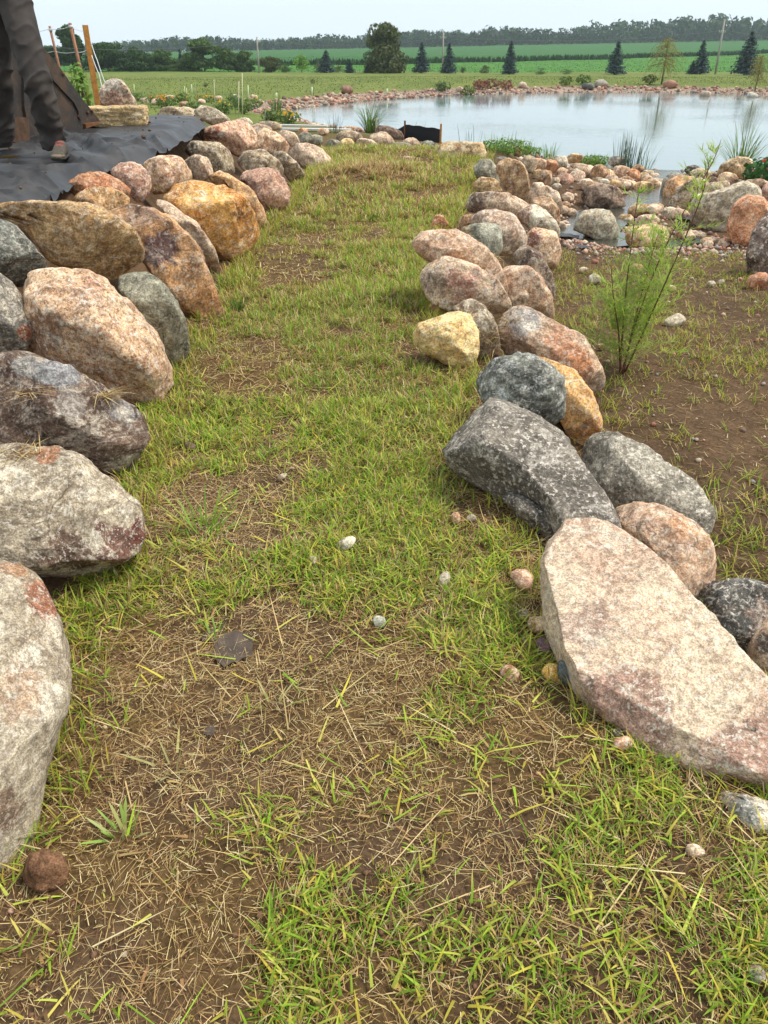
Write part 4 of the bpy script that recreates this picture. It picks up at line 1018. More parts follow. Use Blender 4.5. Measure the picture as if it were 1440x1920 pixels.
rs = np.random.RandomState(11)
GV, GF, GC, goff = [], [], [], 0
def emit(store, V, F, C):
    F = F + store[3]; store[0].append(V); store[1].append(F); store[2].append(C); store[3] += len(V)
turf = [[], [], [], 0]; straw = [[], [], [], 0]; swale = [[], [], [], 0]
ZONES = [(0.45, 1.6, 17000, 0.046, .0030), (1.6, 3.0, 23000, 0.046, .0034), (3.0, 5.2, 26000, 0.052, .0042), (5.2, 8.5, 28000, 0.065, .0055), (8.5, 15.8, 36000, 0.10, .009)]
for (y0, y1, n, L0, W0) in ZONES:
    # tufts: several blades from one crown
    nt = n // 6
    x, y = path_pts(nt * 3, y0, y1, rs)
    pr_ = np.clip(0.32 + 1.35 * lush(x, y) + (0.14 if y0 > 3 else 0), 0.03, 1)
    kp = rs.rand(len(x)) < pr_
    x, y, fr = x[kp][:nt], y[kp][:nt], pr_[kp][:nt]
    per = 7
    X = np.repeat(x, per) + rs.normal(0, .012, len(x) * per); Y = np.repeat(y, per) + rs.normal(0, .012, len(x) * per)
    m = len(X); Z = H(X, Y) - .004
    th = np.repeat(rs.rand(len(x)), per)
    L = L0 * rs.uniform(.45, 1.25, m) * np.repeat(rs.uniform(.6, 1.2, len(x)) * (.6 + .75 * fr), per)
    frr = np.repeat(fr, per)
    g = np.where((rs.rand(m) < np.clip(1.15 * frr - .2, .06, .75))[:, None], pick(LUSH, m, rs), pick(GREENS, m, rs))
    dry = rs.rand(m) < np.where(Y > 8.5, .60, .50) + .5 * np.exp(-((X + .15) ** 2 / .4 + (Y - 11.1) ** 2 / .5)) + .25 * (.6 - np.repeat(fr, per))
    ct = np.where(dry[:, None], pick(DRYS, m, rs), g)
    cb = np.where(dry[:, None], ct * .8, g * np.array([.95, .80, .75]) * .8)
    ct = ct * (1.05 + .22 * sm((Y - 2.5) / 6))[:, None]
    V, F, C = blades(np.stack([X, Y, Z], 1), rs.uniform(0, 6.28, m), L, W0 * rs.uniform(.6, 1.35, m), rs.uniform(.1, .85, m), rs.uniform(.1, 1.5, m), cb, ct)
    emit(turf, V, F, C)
# grass hugging the feet of the boulders
n = 1500; y = 1 + 12.5 * rs.rand(n) ** 1.2; sd_ = rs.rand(n) < .5
x = np.where(sd_, np.interp(y, YL, XL), np.interp(y, YR, XR)) + rs.normal(0, .07, n); X = np.repeat(x, 7) + rs.normal(0, .015, n * 7); Y = np.repeat(y, 7) + rs.normal(0, .015, n * 7); m = len(X)
g = pick(GREENS, m, rs); dr = rs.rand(m) < .35; g = np.where(dr[:, None], pick(DRYS, m, rs), g)
emit(turf, *blades(np.stack([X, Y, H(X, Y) - .005], 1), rs.uniform(0, 6.28, m), (.05 + .05 * rs.rand(m)) * (1 + .05 * Y), .0035 * (1 + .12 * Y), rs.uniform(.05, .7, m), rs.uniform(.1, 1.2, m), g * .8, g))
# broader crabgrass leaves, nearer than 3.5 m
x, y = path_pts(5200, .5, 3.6, rs); kp = rs.rand(len(x)) < np.clip(.25 + .8 * lush(x, y), 0, 1); x, y = x[kp], y[kp]
X = np.repeat(x, 4) + rs.normal(0, .02, len(x) * 4); Y = np.repeat(y, 4) + rs.normal(0, .02, len(x) * 4); m = len(X)
g = pick(GREENS, m, rs, .2)
emit(turf, *blades(np.stack([X, Y, H(X, Y) + rs.uniform(0, .02, m)], 1), rs.uniform(0, 6.28, m), rs.uniform(.025, .07, m), rs.uniform(.004, .0065, m), rs.uniform(.5, 1.2, m), rs.uniform(.1, .8, m), g * .85, g * 1.05))
o = mk('path_grass', np.concatenate(turf[0]), np.concatenate(turf[1]), LEAF, col=np.concatenate(turf[2]))
tag(o, 'short patchy yellow-green grass growing along the path', kind='stuff')

# straw: dry clippings lying flat
for (y0, y1, n, L0, W0) in [(.45, 1.7, 40000, .038, .0012), (1.7, 3.2, 36000, .040, .0016), (3.2, 6, 22000, .045, .0027), (6, 15, 18000, .06, .005)]:
    x, y = path_pts(n, y0, y1, rs)
    kp = rs.rand(n) < np.clip(.62 - .3 * lush(x, y) + .25 * n2(x, y, 3.1, 77, 2), .12, 1); x, y = x[kp], y[kp]; m = len(x)
    L = L0 * (.2 + 2.2 * rs.rand(m) ** 2.6)
    c = pick(DRYS, m, rs, .25)
    emit(straw, *blades(np.stack([x, y, H(x, y) + rs.uniform(0, .012, m)], 1), rs.uniform(0, 6.28, m), L, W0 * rs.uniform(.5, 1.5, m), rs.uniform(1.25, 1.62, m), rs.uniform(-.5, .9, m), c, c * rs.uniform(.85, 1.1, (m, 1)), seg=3))
# long single stems
x, y = path_pts(230, .6, 5, rs); m = len(x); c = pick(DRYS[[0, 3, 1]], m, rs, .1)
emit(straw, *blades(np.stack([x, y, H(x, y) + .012], 1), rs.uniform(0, 6.28, m), rs.uniform(.12, .26, m), rs.uniform(.002, .0038, m), rs.uniform(1.38, 1.56, m), rs.uniform(-.08, .12, m), c, c))
# withered broad blades and leaf scraps
x, y = path_pts(700, .5, 4, rs); m = len(x); c = pick(DRYS[[1, 2, 4, 5]], m, rs, .25)
emit(straw, *blades(np.stack([x, y, H(x, y) + rs.uniform(0, .015, m)], 1), rs.uniform(0, 6.28, m), rs.uniform(.02, .075, m), rs.uniform(.003, .007, m), rs.uniform(.9, 1.6, m), rs.uniform(-.9, 1.3, m), c, c * .85))
x, y = path_pts(420, .5, 4, rs); m = len(x); c = pick(GREENS, m, rs, .2)
emit(straw, *blades(np.stack([x, y, H(x, y) + .012], 1), rs.uniform(0, 6.28, m), rs.uniform(.04, .13, m), rs.uniform(.003, .007, m), rs.uniform(1.2, 1.55, m), rs.uniform(-.3, .6, m), c * .9, c))
# dry grass blown on the boulder tops of the left wall
o = mk('straw_litter', np.concatenate(straw[0]), np.concatenate(straw[1]), STRAW, col=np.concatenate(straw[2]))
tag(o, 'dry tan straw and mown clippings scattered over the path', kind='stuff')

# crumbs of soil
x, y = path_pts(5200, .5, 3.4, rs); rr_ = .0018 + .009 * rs.rand(len(x)) ** 4
sc_ = gravel('soil_clods', 'crumbled brown soil clods on the bare path', np.c_[x, y, H(x, y) + rr_ * .3], rr_)
sc_.data.materials.clear(); sc_.data.materials.append(plain('soil_clod', (116, 86, 64), .95, .3, 30, .3))

# weeds on the swale dirt to the right
def swale_f(x, y): return .35 * n2(x, y, 1.1, 91, 3) + .3 * n2(x, y, 4, 95, 2)
n = 6500; y = rs.uniform(1.6, 8.4, n); x = np.interp(y, YR, XR) + .5 + rs.rand(n) * 2.9
lsh = swale_f(x, y) + .75 * np.exp(-((x - 2.35) ** 2 + (y - 4.9) ** 2) / .35) + .5 * np.exp(-((x - 1.75) ** 2 / .3 + (y - 5.9) ** 2 / .7)) - .5 * np.exp(-((x - 2.1) ** 2 + (y - 3.9) ** 2) / .2)
kp = rs.rand(n) < np.clip(.36 + 1.0 * lsh, .05, 1); x, y = x[kp], y[kp]; per = 7
X = np.repeat(x, per) + rs.normal(0, .02, len(x) * per); Y = np.repeat(y, per) + rs.normal(0, .02, len(x) * per); m = len(X)
g = pick(GREENS, m, rs); dr = rs.rand(m) < .3; ct = np.where(dr[:, None], pick(DRYS, m, rs), g)
emit(swale, *blades(np.stack([X, Y, H(X, Y) - .004], 1), rs.uniform(0, 6.28, m), .07 * rs.uniform(.4, 1.4, m), .005 * rs.uniform(.6, 1.3, m), rs.uniform(.2, 1.0, m), rs.uniform(.1, 1, m), ct * .75, ct))
n = 9000; y = rs.uniform(1.6, 8.6, n); x = np.interp(y, YR, XR) + .45 + rs.rand(n) * 2.9; c = pick(DRYS, n, rs, .25)
emit(swale, *blades(np.stack([x, y, H(x, y) + rs.uniform(0, .01, n)], 1), rs.uniform(0, 6.28, n), .06 * (.3 + rs.rand(n)), .003 * rs.uniform(.5, 1.5, n), rs.uniform(1.3, 1.6, n), rs.uniform(-.2, .3, n), c, c))
o = mk('swale_weeds', np.concatenate(swale[0]), np.concatenate(swale[1]), LEAF, col=np.concatenate(swale[2]))
tag(o, 'thin weeds and straw on the brown dirt of the swale', kind='stuff')

# meadow beyond the pond
n = 36000
y = 30 + 65 * rs.rand(n); x = rs.uniform(-1, 1, n) * (y * .62 + 4)
kp = (pond_dist(x, y) > 2.3) & (rs.rand(n) < .9); x, y = x[kp], y[kp]; m = len(x)
MC = np.array([lin(c) for c in ((106, 120, 56), (112, 124, 60), (124, 128, 70), (100, 114, 52), (132, 130, 78))])
c = pick(MC, m, rs, .08)
V, F, C = blades(np.stack([x, y, H(x, y) - .02], 1), rs.uniform(0, 6.28, m), rs.uniform(.04, .11, m), rs.uniform(.04, .10, m), rs.uniform(0, .8, m), rs.uniform(0, .6, m), c * .95, c, seg=2)
tag(mk('meadow_grass', V, F, LEAF, col=C), 'olive meadow grass between pond and tree line', kind='stuff')
# ditch weeds between the crop fields
xx = rs.uniform(-70, 330, 9000); yy = ditch_y(xx) + rs.normal(0, 1.0, 9000); m = len(xx)
c = pick(np.array([lin((44, 72, 38)), lin((54, 84, 42))]), m, rs)
V, F, C = blades(np.stack([xx, yy, H(xx, yy) - .1], 1), rs.uniform(0, 6.28, m), rs.uniform(.6, 1.5, m), rs.uniform(.5, 1.1, m), rs.uniform(0, .4, m), rs.uniform(0, .4, m), c * .8, c, seg=1)
tag(mk('ditch_weeds', V, F, LEAF, col=C), 'dark weedy line between the two green crop fields', kind='stuff')
# green crop
n = 30000; y = 150 + 150 * rs.rand(n) ** 1.3; x = rs.uniform(-.62, .62, n) * y; m = n
base = np.where((y > ditch_y(x))[:, None], lin((58, 102, 50)), lin((76, 122, 50))); c = base * rs.uniform(.8, 1.15, (m, 1))
V, F, C = blades(np.stack([x, y, H(x, y) - .05], 1), rs.uniform(0, 6.28, m), rs.uniform(.1, .25, m), rs.uniform(.15, .35, m), rs.uniform(0, .9, m), rs.uniform(0, .6, m), c * .85, c, seg=1)
tag(mk('crop_rows', V, F, LEAF, col=C), 'green soybean-like crop covering the rising fields', kind='stuff')

# ================================================================ TREES
BARK = plain('bark', (104, 88, 72), .9, .35, 14, .8)
def quads(cen, nrm_, size, rs, cols):
    """leaf clumps: small bent quads at cen with sizes; returns V,F,C"""
    n = len(cen)
    a = rs.normal(size=(n, 3)); a -= (a * nrm_).sum(1)[:, None] * nrm_; a /= np.linalg.norm(a, axis=1)[:, None] + 1e-9
    b = np.cross(nrm_, a)
    s = size[:, None]
    lift = nrm_ * s * .25
    V = np.stack([cen - a * s, cen - b * s * .6 + lift, cen + a * s, cen + b * s * .6 + lift], 1).reshape(-1, 3)
    F = (np.arange(n)[:, None] * 4 + np.arange(4)); C = np.repeat(cols, 4, 0)
    return V, F, C

def crown_pts(lobes, n, rs):
    """points in the outer volume of ellipsoid lobes [(c, r)]"""
    w = np.array([np.prod(r) ** (2 / 3) for c, r in lobes]); w /= w.sum(); k = rs.choice(len(lobes), n, p=w)
    d = rs.normal(size=(n, 3)); d /= np.linalg.norm(d, axis=1)[:, None]
    rad = 0.55 + .47 * rs.rand(n) ** .6
    cc = np.array([c for c, r in lobes])[k]; rr = np.array([np.broadcast_to(r, 3) for c, r in lobes])[k]
    return cc + d * rr * rad[:, None], d

def leafy_tree(px, top, wpx, base_py, cols, label, group, name='leafy_tree', column=False, n=2600, y=None, low=.12, seed=0, cat='tree', leaf=.06, nl=18):
    rs = np.random.RandomState(seed * 7 + int(px))
    wpx = wpx * 1.18
    p = G(px, base_py) if y is None else np.append(PY(px, base_py, y)[:2], 0)
    if y is not None: p[2] = H(p[0:1], p[1:2])[0]
    ht = PY(px, top, p[1])[2] - p[2]; wd = wpx * ((p - CP) @ CF) / FPX
    root = empty(name, p, label, cat, group)
    lobes = []
    for _ in range(nl):
        z = rs.uniform(low + .15, .86); prof = math.sin(math.pi * min(1, (z - low + .12) / (1.12 - low))) ** .6
        if column: prof = .95 if z < .7 else .75
        a = rs.uniform(0, 6.28); rr = rs.uniform(.05, .34) * wd * prof
        r = wd * rs.uniform(.16, .25)
        lobes.append((np.array([math.cos(a) * rr, math.sin(a) * rr, z * ht]), np.array([r, r, min(r, ht * .14) * rs.uniform(.8, 1.2)])))
    lobes.append((np.array([0, 0, ht * .9]), np.array([wd * .14, wd * .14, ht * .1])))
    c, d = crown_pts(lobes, n, rs)
    col = pick(np.array([lin(q) for q in cols]), n, rs, .22)
    nn = d + rs.normal(0, .5, d.shape); nn /= np.linalg.norm(nn, axis=1)[:, None]
    V, F, C = quads(c, nn, ht * leaf * rs.uniform(.5, 1.15, n), rs, col)
    mk('crown', V, F, LEAF, root, C)
    parts = [tube([(0, 0, -.1), (wd * .01, 0, ht * .3), (0, wd * .01, ht * .8)], [ht * .03, ht * .022, ht * .008], 7)]
    for k in range(5):
        l = lobes[k][0]; z0 = ht * (.2 + .09 * k)
        parts.append(tube([(0, 0, z0), l * np.array([.5, .5, 1]) * .5 + np.array([0, 0, z0 * .5]), l], [ht * .014, ht * .01, ht * .004], 5))
    V, F = join(parts); mk('trunk', V, F, BARK, root)
    return root
TG = 'broadleaf trees and bushes along the meadow edge'
GD, GM, GL = [(58, 86, 42), (72, 100, 48), (48, 74, 38)], [(82, 108, 54), (96, 122, 58), (66, 92, 46)], [(120, 160, 62), (142, 178, 74), (104, 144, 56)]
OL = [(88, 98, 52), (104, 108, 60), (72, 84, 44)]
for i, (px, top, w, by, cols, lab, k) in enumerate([
    (98, 86, 62, 134, GD, 'dark rounded tree behind the person, left of the tall one', {}),
    (140, 46, 44, 134, GD, 'tall dark narrow tree behind the orange post', {}),
    (60, 92, 60, 134, GD, 'dark tree mostly hidden behind the standing person', {}),
    (205, 79, 80, 134, GD, 'broad dark green tree right of the orange post', {'low': -.1}),
    (256, 88, 62, 134, GD, 'dark bushy tree, second right of the orange post', {'low': -.1}),
    (304, 92, 58, 134, GM, 'mid green bushy tree left of the small far spruce', {'low': -.1}),
    (384, 72, 74, 134, GM, 'large dome-shaped tree, tallest of the left tree line', {'low': -.05}),
    (428, 89, 50, 134, GM, 'rounded mid green tree right of the dome-shaped one', {'low': -.05}),
    (458, 94, 40, 134, GM, 'last rounded tree of the left tree line', {'low': -.05}),
    (178, 98, 50, 134, GD, 'low dark tree filling behind the orange post', {'low': -.1}),
    (232, 96, 50, 134, GD, 'low dark bush between the broad dark trees', {'low': -.15}),
    (282, 100, 46, 134, GD, 'low dark bush at the foot of the mid green tree', {'low': -.15}),
    (330, 112, 40, 134, GM, 'pale low bush left under the small far spruce', {'low': -.15}),
    (356, 104, 44, 134, GM, 'low bush between small spruce and dome-shaped tree', {'low': -.15}),
    (506, 105, 44, 136, OL, 'olive bush just right of the left utility pole', {'low': -.1}),
    (536, 118, 22, 136, GM, 'small green bush between olive bush and bright tree', {'low': -.1}),
    (566, 102, 28, 136, GL, 'small bright yellow-green tree in the meadow edge', {}),
    (600, 118, 32, 137, OL, 'low olive bush under the grey spruce', {'low': -.1}),
    (635, 122, 26, 137, OL, 'low bush right of the grey spruce', {'low': -.1}),
    (722, 41, 76, 138, OL, 'big ragged deciduous tree standing alone at centre', {'n': 9000, 'low': -.08, 'leaf': .04, 'nl': 44, 'column': True}),
    (908, 122, 22, 137, OL, 'small round bush right of the central spruces', {'low': -.1}),
    (868, 126, 12, 137, OL, 'tiny bush beside the second central spruce', {'low': -.1}),
    (1013, 127, 30, 139, GM, 'low green bush right of the lone dark spruce', {'low': -.1}),
    (1060, 129, 26, 139, GM, 'flat green bush left of the broad spruce', {'low': -.1}),
]):
    leafy_tree(px, top, w, by, cols, lab, TG, n=k.pop('n', 3600 if w > 35 else 1200), seed=i, name='bush' if 'bush' in lab.split(' tree')[0] and 'tree' not in lab else 'leafy_tree', **k)

def spruce_mesh(seed, lean=0):
    rs = np.random.RandomState(seed); V, F, C, off = [], [], [], 0
    nlay = 26
    for k in range(nlay):
        z = .05 + .93 * (k / nlay); r0 = .27 * (1 - z) ** .85 + .012
        nb = int(7 + 13 * (1 - z))
        for b in range(nb):
            a = rs.uniform(0, 6.28); L = r0 * rs.uniform(.75, 1.15)
            dz = L * rs.uniform(-.12, .10)
            ns = 5
            for j in range(ns):
                f0 = (j + .3) / ns
                cpt = np.array([math.cos(a) * L * f0, math.sin(a) * L * f0, z + dz * f0 - .02 * f0 * (1 - f0)])
                sd = rs.normal(0, .45, 3) + np.array([math.cos(a), math.sin(a), .5]) * .8; sd /= np.linalg.norm(sd)
                s = .046 * (1 - .35 * f0) * (1.1 - .5 * z)
                col = lin((62, 80, 74)) * rs.uniform(.6, 1.3) + np.array([.0, .008, .016]) * f0
                v, f, c = quads(cpt[None], sd[None], np.array([s]), rs, col[None])
                V.append(v); F.append(f + off); C.append(c); off += 4
    v, f = tube([(0, 0, -.02), (0, 0, .5), (0, 0, .96)], [.022, .012, .004], 6)
    return np.concatenate(V), np.concatenate(F), np.concatenate(C), v, f
SPM = []
for k in range(3):
    V, F, C, v, f = spruce_mesh(40 + k)
    oc = mk('crown', V, F, LEAF, col=C); ot = mk('trunk', v, f, BARK); SPM.append((oc.data, ot.data))
    bpy.data.objects.remove(oc); bpy.data.objects.remove(ot)
for i, (px, top, w, by, lab) in enumerate([
    (612, 92, 38, 138, 'grey-blue spruce standing in low bushes left of centre'),
    (655, 110, 24, 138, 'small dark spruce left of the big ragged tree'),
    (690, 112, 20, 138, 'young spruce at the foot of the big ragged tree'),
    (790, 77, 37, 138, 'blue-grey spruce, first right of the big ragged tree'),
    (841, 79, 35, 138, 'blue-grey spruce, second right of the big ragged tree'),
    (955, 73, 34, 139, 'lone dark narrow spruce in the middle of the far field edge'),
    (1152, 75, 42, 140, 'broad dark spruce above the pair of shore boulders'),
    (1312, 73, 38, 140, 'spruce between the willow and the leaning pole'),
    (1396, 56, 58, 141, 'largest spruce, leaning right near the right edge'),
    (1296, 112, 22, 140, 'small spruce at the foot of the one by the pole'),
    (341, 90, 18, 133, 'small far spruce between the left tree-line domes'),
    (466, 96, 16, 134, 'narrow spruce tip at the end of the left tree line')]):
    p = G(px, by); ht = PY(px, top, p[1])[2] - p[2]; wd = w * ((p - CP) @ CF) / FPX
    root = empty('spruce_tree', p, lab, 'tree', 'spruces along the field edge')
    for nm, me in zip(('crown', 'trunk'), SPM[i % 3]):
        o = bpy.data.objects.new(nm, me); COL.objects.link(o); o.parent = root
    root.scale = (wd / .50, wd / .50, ht); root.rotation_euler = (0, .06 if 'leaning' in lab else 0, i * 1.3)

# drooping young willows on the far bank
def willow(px, top, w, by, lab, seed):
    rs = np.random.RandomState(seed); p = G(px, by); ht = PY(px, top, p[1])[2] - p[2]; wd = w * ((p - CP) @ CF) / FPX
    root = empty('young_willow', p, lab, 'tree', 'young willows on the far bank')
    V, F, C, off = [], [], [], 0; parts = [tube([(0, 0, -.1), (.03, 0, ht * .5), (0, 0, ht * .97)], [ht * .02, ht * .014, ht * .003], 6)]
    n = 120
    for b in range(n):
        a = rs.uniform(0, 6.28); z0 = ht * rs.uniform(.32, .93); R = wd * .5 * rs.uniform(.35, 1) * (1 - .5 * max(0, z0 / ht - .5))
        up_ = np.array([math.cos(a) * R * .6, math.sin(a) * R * .6, ht * .08]); q0 = np.array([0, 0, z0]); q1 = q0 + up_; q2 = q0 + np.array([math.cos(a) * R, math.sin(a) * R, -ht * rs.uniform(.12, .34)])
        tt = np.linspace(0, 1, 9)[:, None]; pts_ = (1 - tt) ** 2 * q0 + 2 * tt * (1 - tt) * q1 + tt ** 2 * q2
        if b % 3 == 0: parts.append(tube(pts_, np.linspace(ht * .004, ht * .0012, 9), 4, False))
        m = 26; k = rs.rand(m) ** .7 * 8; i0 = np.minimum(k.astype(int), 7); f0 = (k - i0)[:, None]
        c = pts_[i0] * (1 - f0) + pts_[i0 + 1] * f0 + rs.normal(0, ht * .012, (m, 3))
        nn = rs.normal(size=(m, 3)); nn /= np.linalg.norm(nn, axis=1)[:, None]
        col = pick(np.array([lin(q) for q in ((150, 150, 74), (168, 160, 86), (130, 136, 66), (150, 128, 78))]), m, rs)
        v, f, cc = quads(c, nn, ht * rs.uniform(.008, .017, m), rs, col); V.append(v); F.append(f + off); C.append(cc); off += len(v)
    mk('crown', np.concatenate(V), np.concatenate(F), LEAF, root, np.concatenate(C))
    v, f = join(parts); mk('trunk', v, f, BARK, root)
willow(1240, 66, 84, 158, 'feathery yellow-brown willow on the far bank by the pink boulder', 5)
willow(1414, 98, 58, 176, 'small yellow-green willow at the right end of the far bank', 6)

# the wood on the ridge: reads as one mass
rs = np.random.RandomState(19)
V, F, C, off = [], [], [], 0
for row, yr, hs in ((0, 600, .82), (1, 612, .95), (2, 626, 1.0)):
    x = -560.0
    while x < 560:
        px = 720 + FPX * x / (yr * .859)
        hh = np.interp(px, [0, 250, 330, 480, 700, 760, 900, 1100, 1440, 2000], [4, 6, 9.0, 7.5, 7.0, 7.8, 10, 10.5, 13.5, 14]) * hs * rs.uniform(.72, 1.2) * (1 + .12 * math.sin(x * .031 + row) + .08 * math.sin(x * .093))
        w = hh * rs.uniform(.38, .6)
        n = 95; d = rs.normal(size=(n, 3)); d /= np.linalg.norm(d, axis=1)[:, None]; d[:, 2] = rs.uniform(-1.25, 1.0, n); d[:, :2] *= np.where(d[:, 2:] < 0, 1.25, 1.0)
        c = d * np.array([w * .62, w * .62, hh * .42]) * rs.uniform(.7, 1.05, (n, 1)) + np.array([x, yr + rs.normal(0, 3), hh * .54 + H(np.array([x]), np.array([yr]), False)[0]])
        base = np.array([lin(q) for q in ((58, 78, 50), (68, 88, 54), (50, 70, 46))])[rs.randint(3)] * rs.uniform(.8, 1.2)
        nn = d + rs.normal(0, .5, d.shape); nn /= np.linalg.norm(nn, axis=1)[:, None]
        v, f, cc = quads(c, nn, hh * rs.uniform(.07, .15, n), rs, base * rs.uniform(.75, 1.25, (n, 1))); V.append(v); F.append(f + off); C.append(cc); off += len(v)
        x += w * rs.uniform(.7, 1.0)
tag(mk('distant_wood', np.concatenate(V), np.concatenate(F), LEAF, col=np.concatenate(C)), 'hazy dark wood along the ridge behind the fields', kind='stuff')

# ================================================================ SMALLER PLANTS
def clump(name, label, cat, p, n, L, Wd, lean, cols, curl=.7, spread=.06, group=None, seed=1, parent=None, seg=5):
    rs = np.random.RandomState(seed + n); m = n
    a = rs.uniform(0, 6.28, m); r = spread * np.sqrt(rs.rand(m))
    pos = np.stack([np.cos(a) * r, np.sin(a) * r, np.full(m, -.02)], 1)
    c = pick(np.array([lin(q) for q in cols]), m, rs)
    V, F, C = blades(pos, a + rs.normal(0, .6, m), L * rs.uniform(.5, 1.1, m), Wd * rs.uniform(.6, 1.2, m), lean * rs.rand(m), curl * rs.uniform(.3, 1.2, m), c * .8, c, seg)
    o = mk(name, V, F, LEAF, parent, C); o.location = tuple(p)
    return tag(o, label, cat, group) if parent is None else o
GR = [(92, 124, 58), (112, 142, 66), (78, 108, 52)]
BR = [(84, 104, 84), (100, 116, 92), (72, 92, 74)]
p = P(694, 252, -.5); clump('ornamental_grass', 'arching green grass clump at the near shore, mid pond', 'grass clump', p + [0, 0, .05], 110, 1.0, .022, .5, GR, 1.1, .15)
p = P(1385, 320, -.45); clump('ornamental_grass', 'tall loose green grass clump on the right near shore', 'grass clump', p, 130, .95, .014, .75, [(112, 142, 64), (132, 154, 76), (92, 124, 56)], .9, .16, seed=3)
p = G(1175, 318); clump('reed_clump', 'upright blue-grey reeds at the near shore', 'reeds', p, 90, .78, .016, .28, BR, .15, .28, seed=4)
p = G(1208, 322); clump('reed_clump', 'looser reeds right of the blue-grey ones', 'reeds', p, 26, .6, .012, .45, GR, .5, .15, seed=5)
p = G(628, 250); clump('reed_clump', 'thin wispy weed at the near shore left of the arching clump', 'reeds', p, 22, .55, .012, .3, BR, .3, .15, seed=6)
p = P(880, 282, -.5); clump('reed_clump', 'few thin reed stems by the wide tan boulder', 'reeds', p, 9, .7, .012, .2, BR, .2, .3, seed=7)
p = G(1030, 300); clump('reed_clump', 'small bright grass tuft right of the leafy shore plants', 'grass clump', p, 40, .45, .014, .6, [(120, 156, 70), (100, 140, 60)], .7, .15, seed=8)
p = G(770, 262); clump('reed_clump', 'pale dry grass heads behind the silt fence', 'reeds', p, 26, .55, .02, .5, [(188, 170, 120), (166, 150, 104)], .4, .4, seed=9)
p = G(446, 582); clump('grass_tuft', 'dark green grass tuft beside the purple-patched boulder', 'grass tuft', p, 46, .16, .007, .7, [(84, 118, 48), (100, 134, 54)], .6, .03, seed=10)
p = G(520, 215); clump('iris_clump', 'upright green iris-like clump in the flower bed', 'plant', p, 60, .8, .03, .35, GR, .3, .2, seed=11)
p = G(232, 1570); clump('grass_tuft', 'pale-based green grass tuft on bare soil, near left', 'grass tuft', p, 18, .10, .010, .8, [(150, 178, 84), (196, 196, 130)], .3, .015, seed=12)
p = G(325, 1440); clump('cut_grass_stump', 'flattened pale cut grass stump on bare soil', 'grass tuft', p, 14, .13, .009, 1.2, [(190, 186, 120), (206, 196, 140), (160, 176, 84)], .4, .012, seed=13)
p = G(512, 1330); clump('cut_grass_stump', 'pale split grass stalk on the soil at path centre', 'grass tuft', p, 8, .11, .007, 1.1, [(196, 190, 130), (166, 180, 90)], .4, .01, seed=14)
p = G(385, 1000); clump('grass_tuft', 'sprawling long-stemmed grass beside the red-bottomed boulder', 'grass tuft', p, 30, .22, .008, 1.15, [(120, 156, 56), (138, 170, 66)], .5, .05, seed=15)
p = G(405, 1200); clump('grass_tuft', 'small bright blade tuft on the dark buried sheet', 'grass tuft', p, 10, .08, .009, 1.0, [(140, 172, 80), (150, 180, 90)], .4, .012, seed=16)

def leafy_plant(name, label, cat, p, r, h, n, cols, leaf, group=None, flowers=0, fcol=(236, 150, 40), seed=1, stems=5):
    rs = np.random.RandomState(seed + int(abs(p[0]) * 100)); root = empty(name, p, label, cat, group)
    d = rs.normal(size=(n, 3)); d /= np.linalg.norm(d, axis=1)[:, None]
    c = d * np.array([r, r, h * .5]) * (.4 + .6 * rs.rand(n, 1) ** .5) + np.array([0, 0, h * .52])
    nn = d + rs.normal(0, .5, d.shape) + np.array([0, 0, .4]); nn /= np.linalg.norm(nn, axis=1)[:, None]
    V, F, C = quads(c, nn, leaf * rs.uniform(.5, 1.2, n), rs, pick(np.array([lin(q) for q in cols]), n, rs, .25)); mk('leaves', V, F, LEAF, root, C)
    parts = [tube([(0, 0, -.03), (rs.uniform(-r, r) * .4, rs.uniform(-r, r) * .4, h * .5), (rs.uniform(-r, r) * .8, rs.uniform(-r, r) * .8, h * .9)], [.012, .009, .004], 5) for _ in range(stems)]
    V, F = join(parts); mk('stems', V, F, BARK, root)
    if flowers:
        d = rs.normal(size=(flowers, 3)); d[:, 2] = np.abs(d[:, 2]) + .3; d[:, 1] = -np.abs(d[:, 1]); d /= np.linalg.norm(d, axis=1)[:, None]
        c = d * np.array([r, r, h * .5]) * 1.05 + np.array([0, 0, h * .55])
        V, F, C = quads(np.repeat(c, 4, 0) + rs.normal(0, leaf * .2, (flowers * 4, 3)), np.repeat(d, 4, 0), np.full(flowers * 4, leaf * .5), rs, np.tile(lin(fcol), (flowers * 4, 1)) * rs.uniform(.8, 1.1, (flowers * 4, 1)))
        if flowers <= 8:
            for q in range(flowers):
                mk('flower', V[q * 16:q * 16 + 16], F[:4], LEAF, root, C[q * 16:q * 16 + 16])
        else:
            mk('flowers', V, F, LEAF, root, C)['kind'] = 'stuff'
    return root
p = G(1425, 352); leafy_plant('flowering_bush', 'low dark green bush with red flowers at the right edge', 'bush', p + [.1, .1, 0], .36, .42, 420, [(58, 98, 48), (72, 114, 54)], .055, flowers=4, fcol=(206, 80, 56))
SPG = 'leafy plants on the near shore'
for px, py, r, h, n, lab in [(948, 288, .5, .24, 420, 'bushy green waterside plant behind the tan boulder, left of two'), (985, 292, .46, .22, 360, 'bushy green waterside plant with pinkish tips, right of two'), (1118, 308, .40, .18, 300, 'low fresh green plants left of the blue reeds'), (1098, 312, .25, .2, 160, 'small fresh green plant by the cream waterline rock')]:
    wp = leafy_plant('waterside_plant', lab, 'plant', G(px, py), r, h, n, [(108, 142, 62), (126, 160, 72), (92, 126, 56)], .035, SPG)
    clump('blades', None, None, (0, 0, 0), 90, h * 1.6, .012, .5, [(118, 150, 66), (136, 164, 78)], .5, r * .8, seed=int(px), parent=wp)
FBG = 'plants of the flower bed'
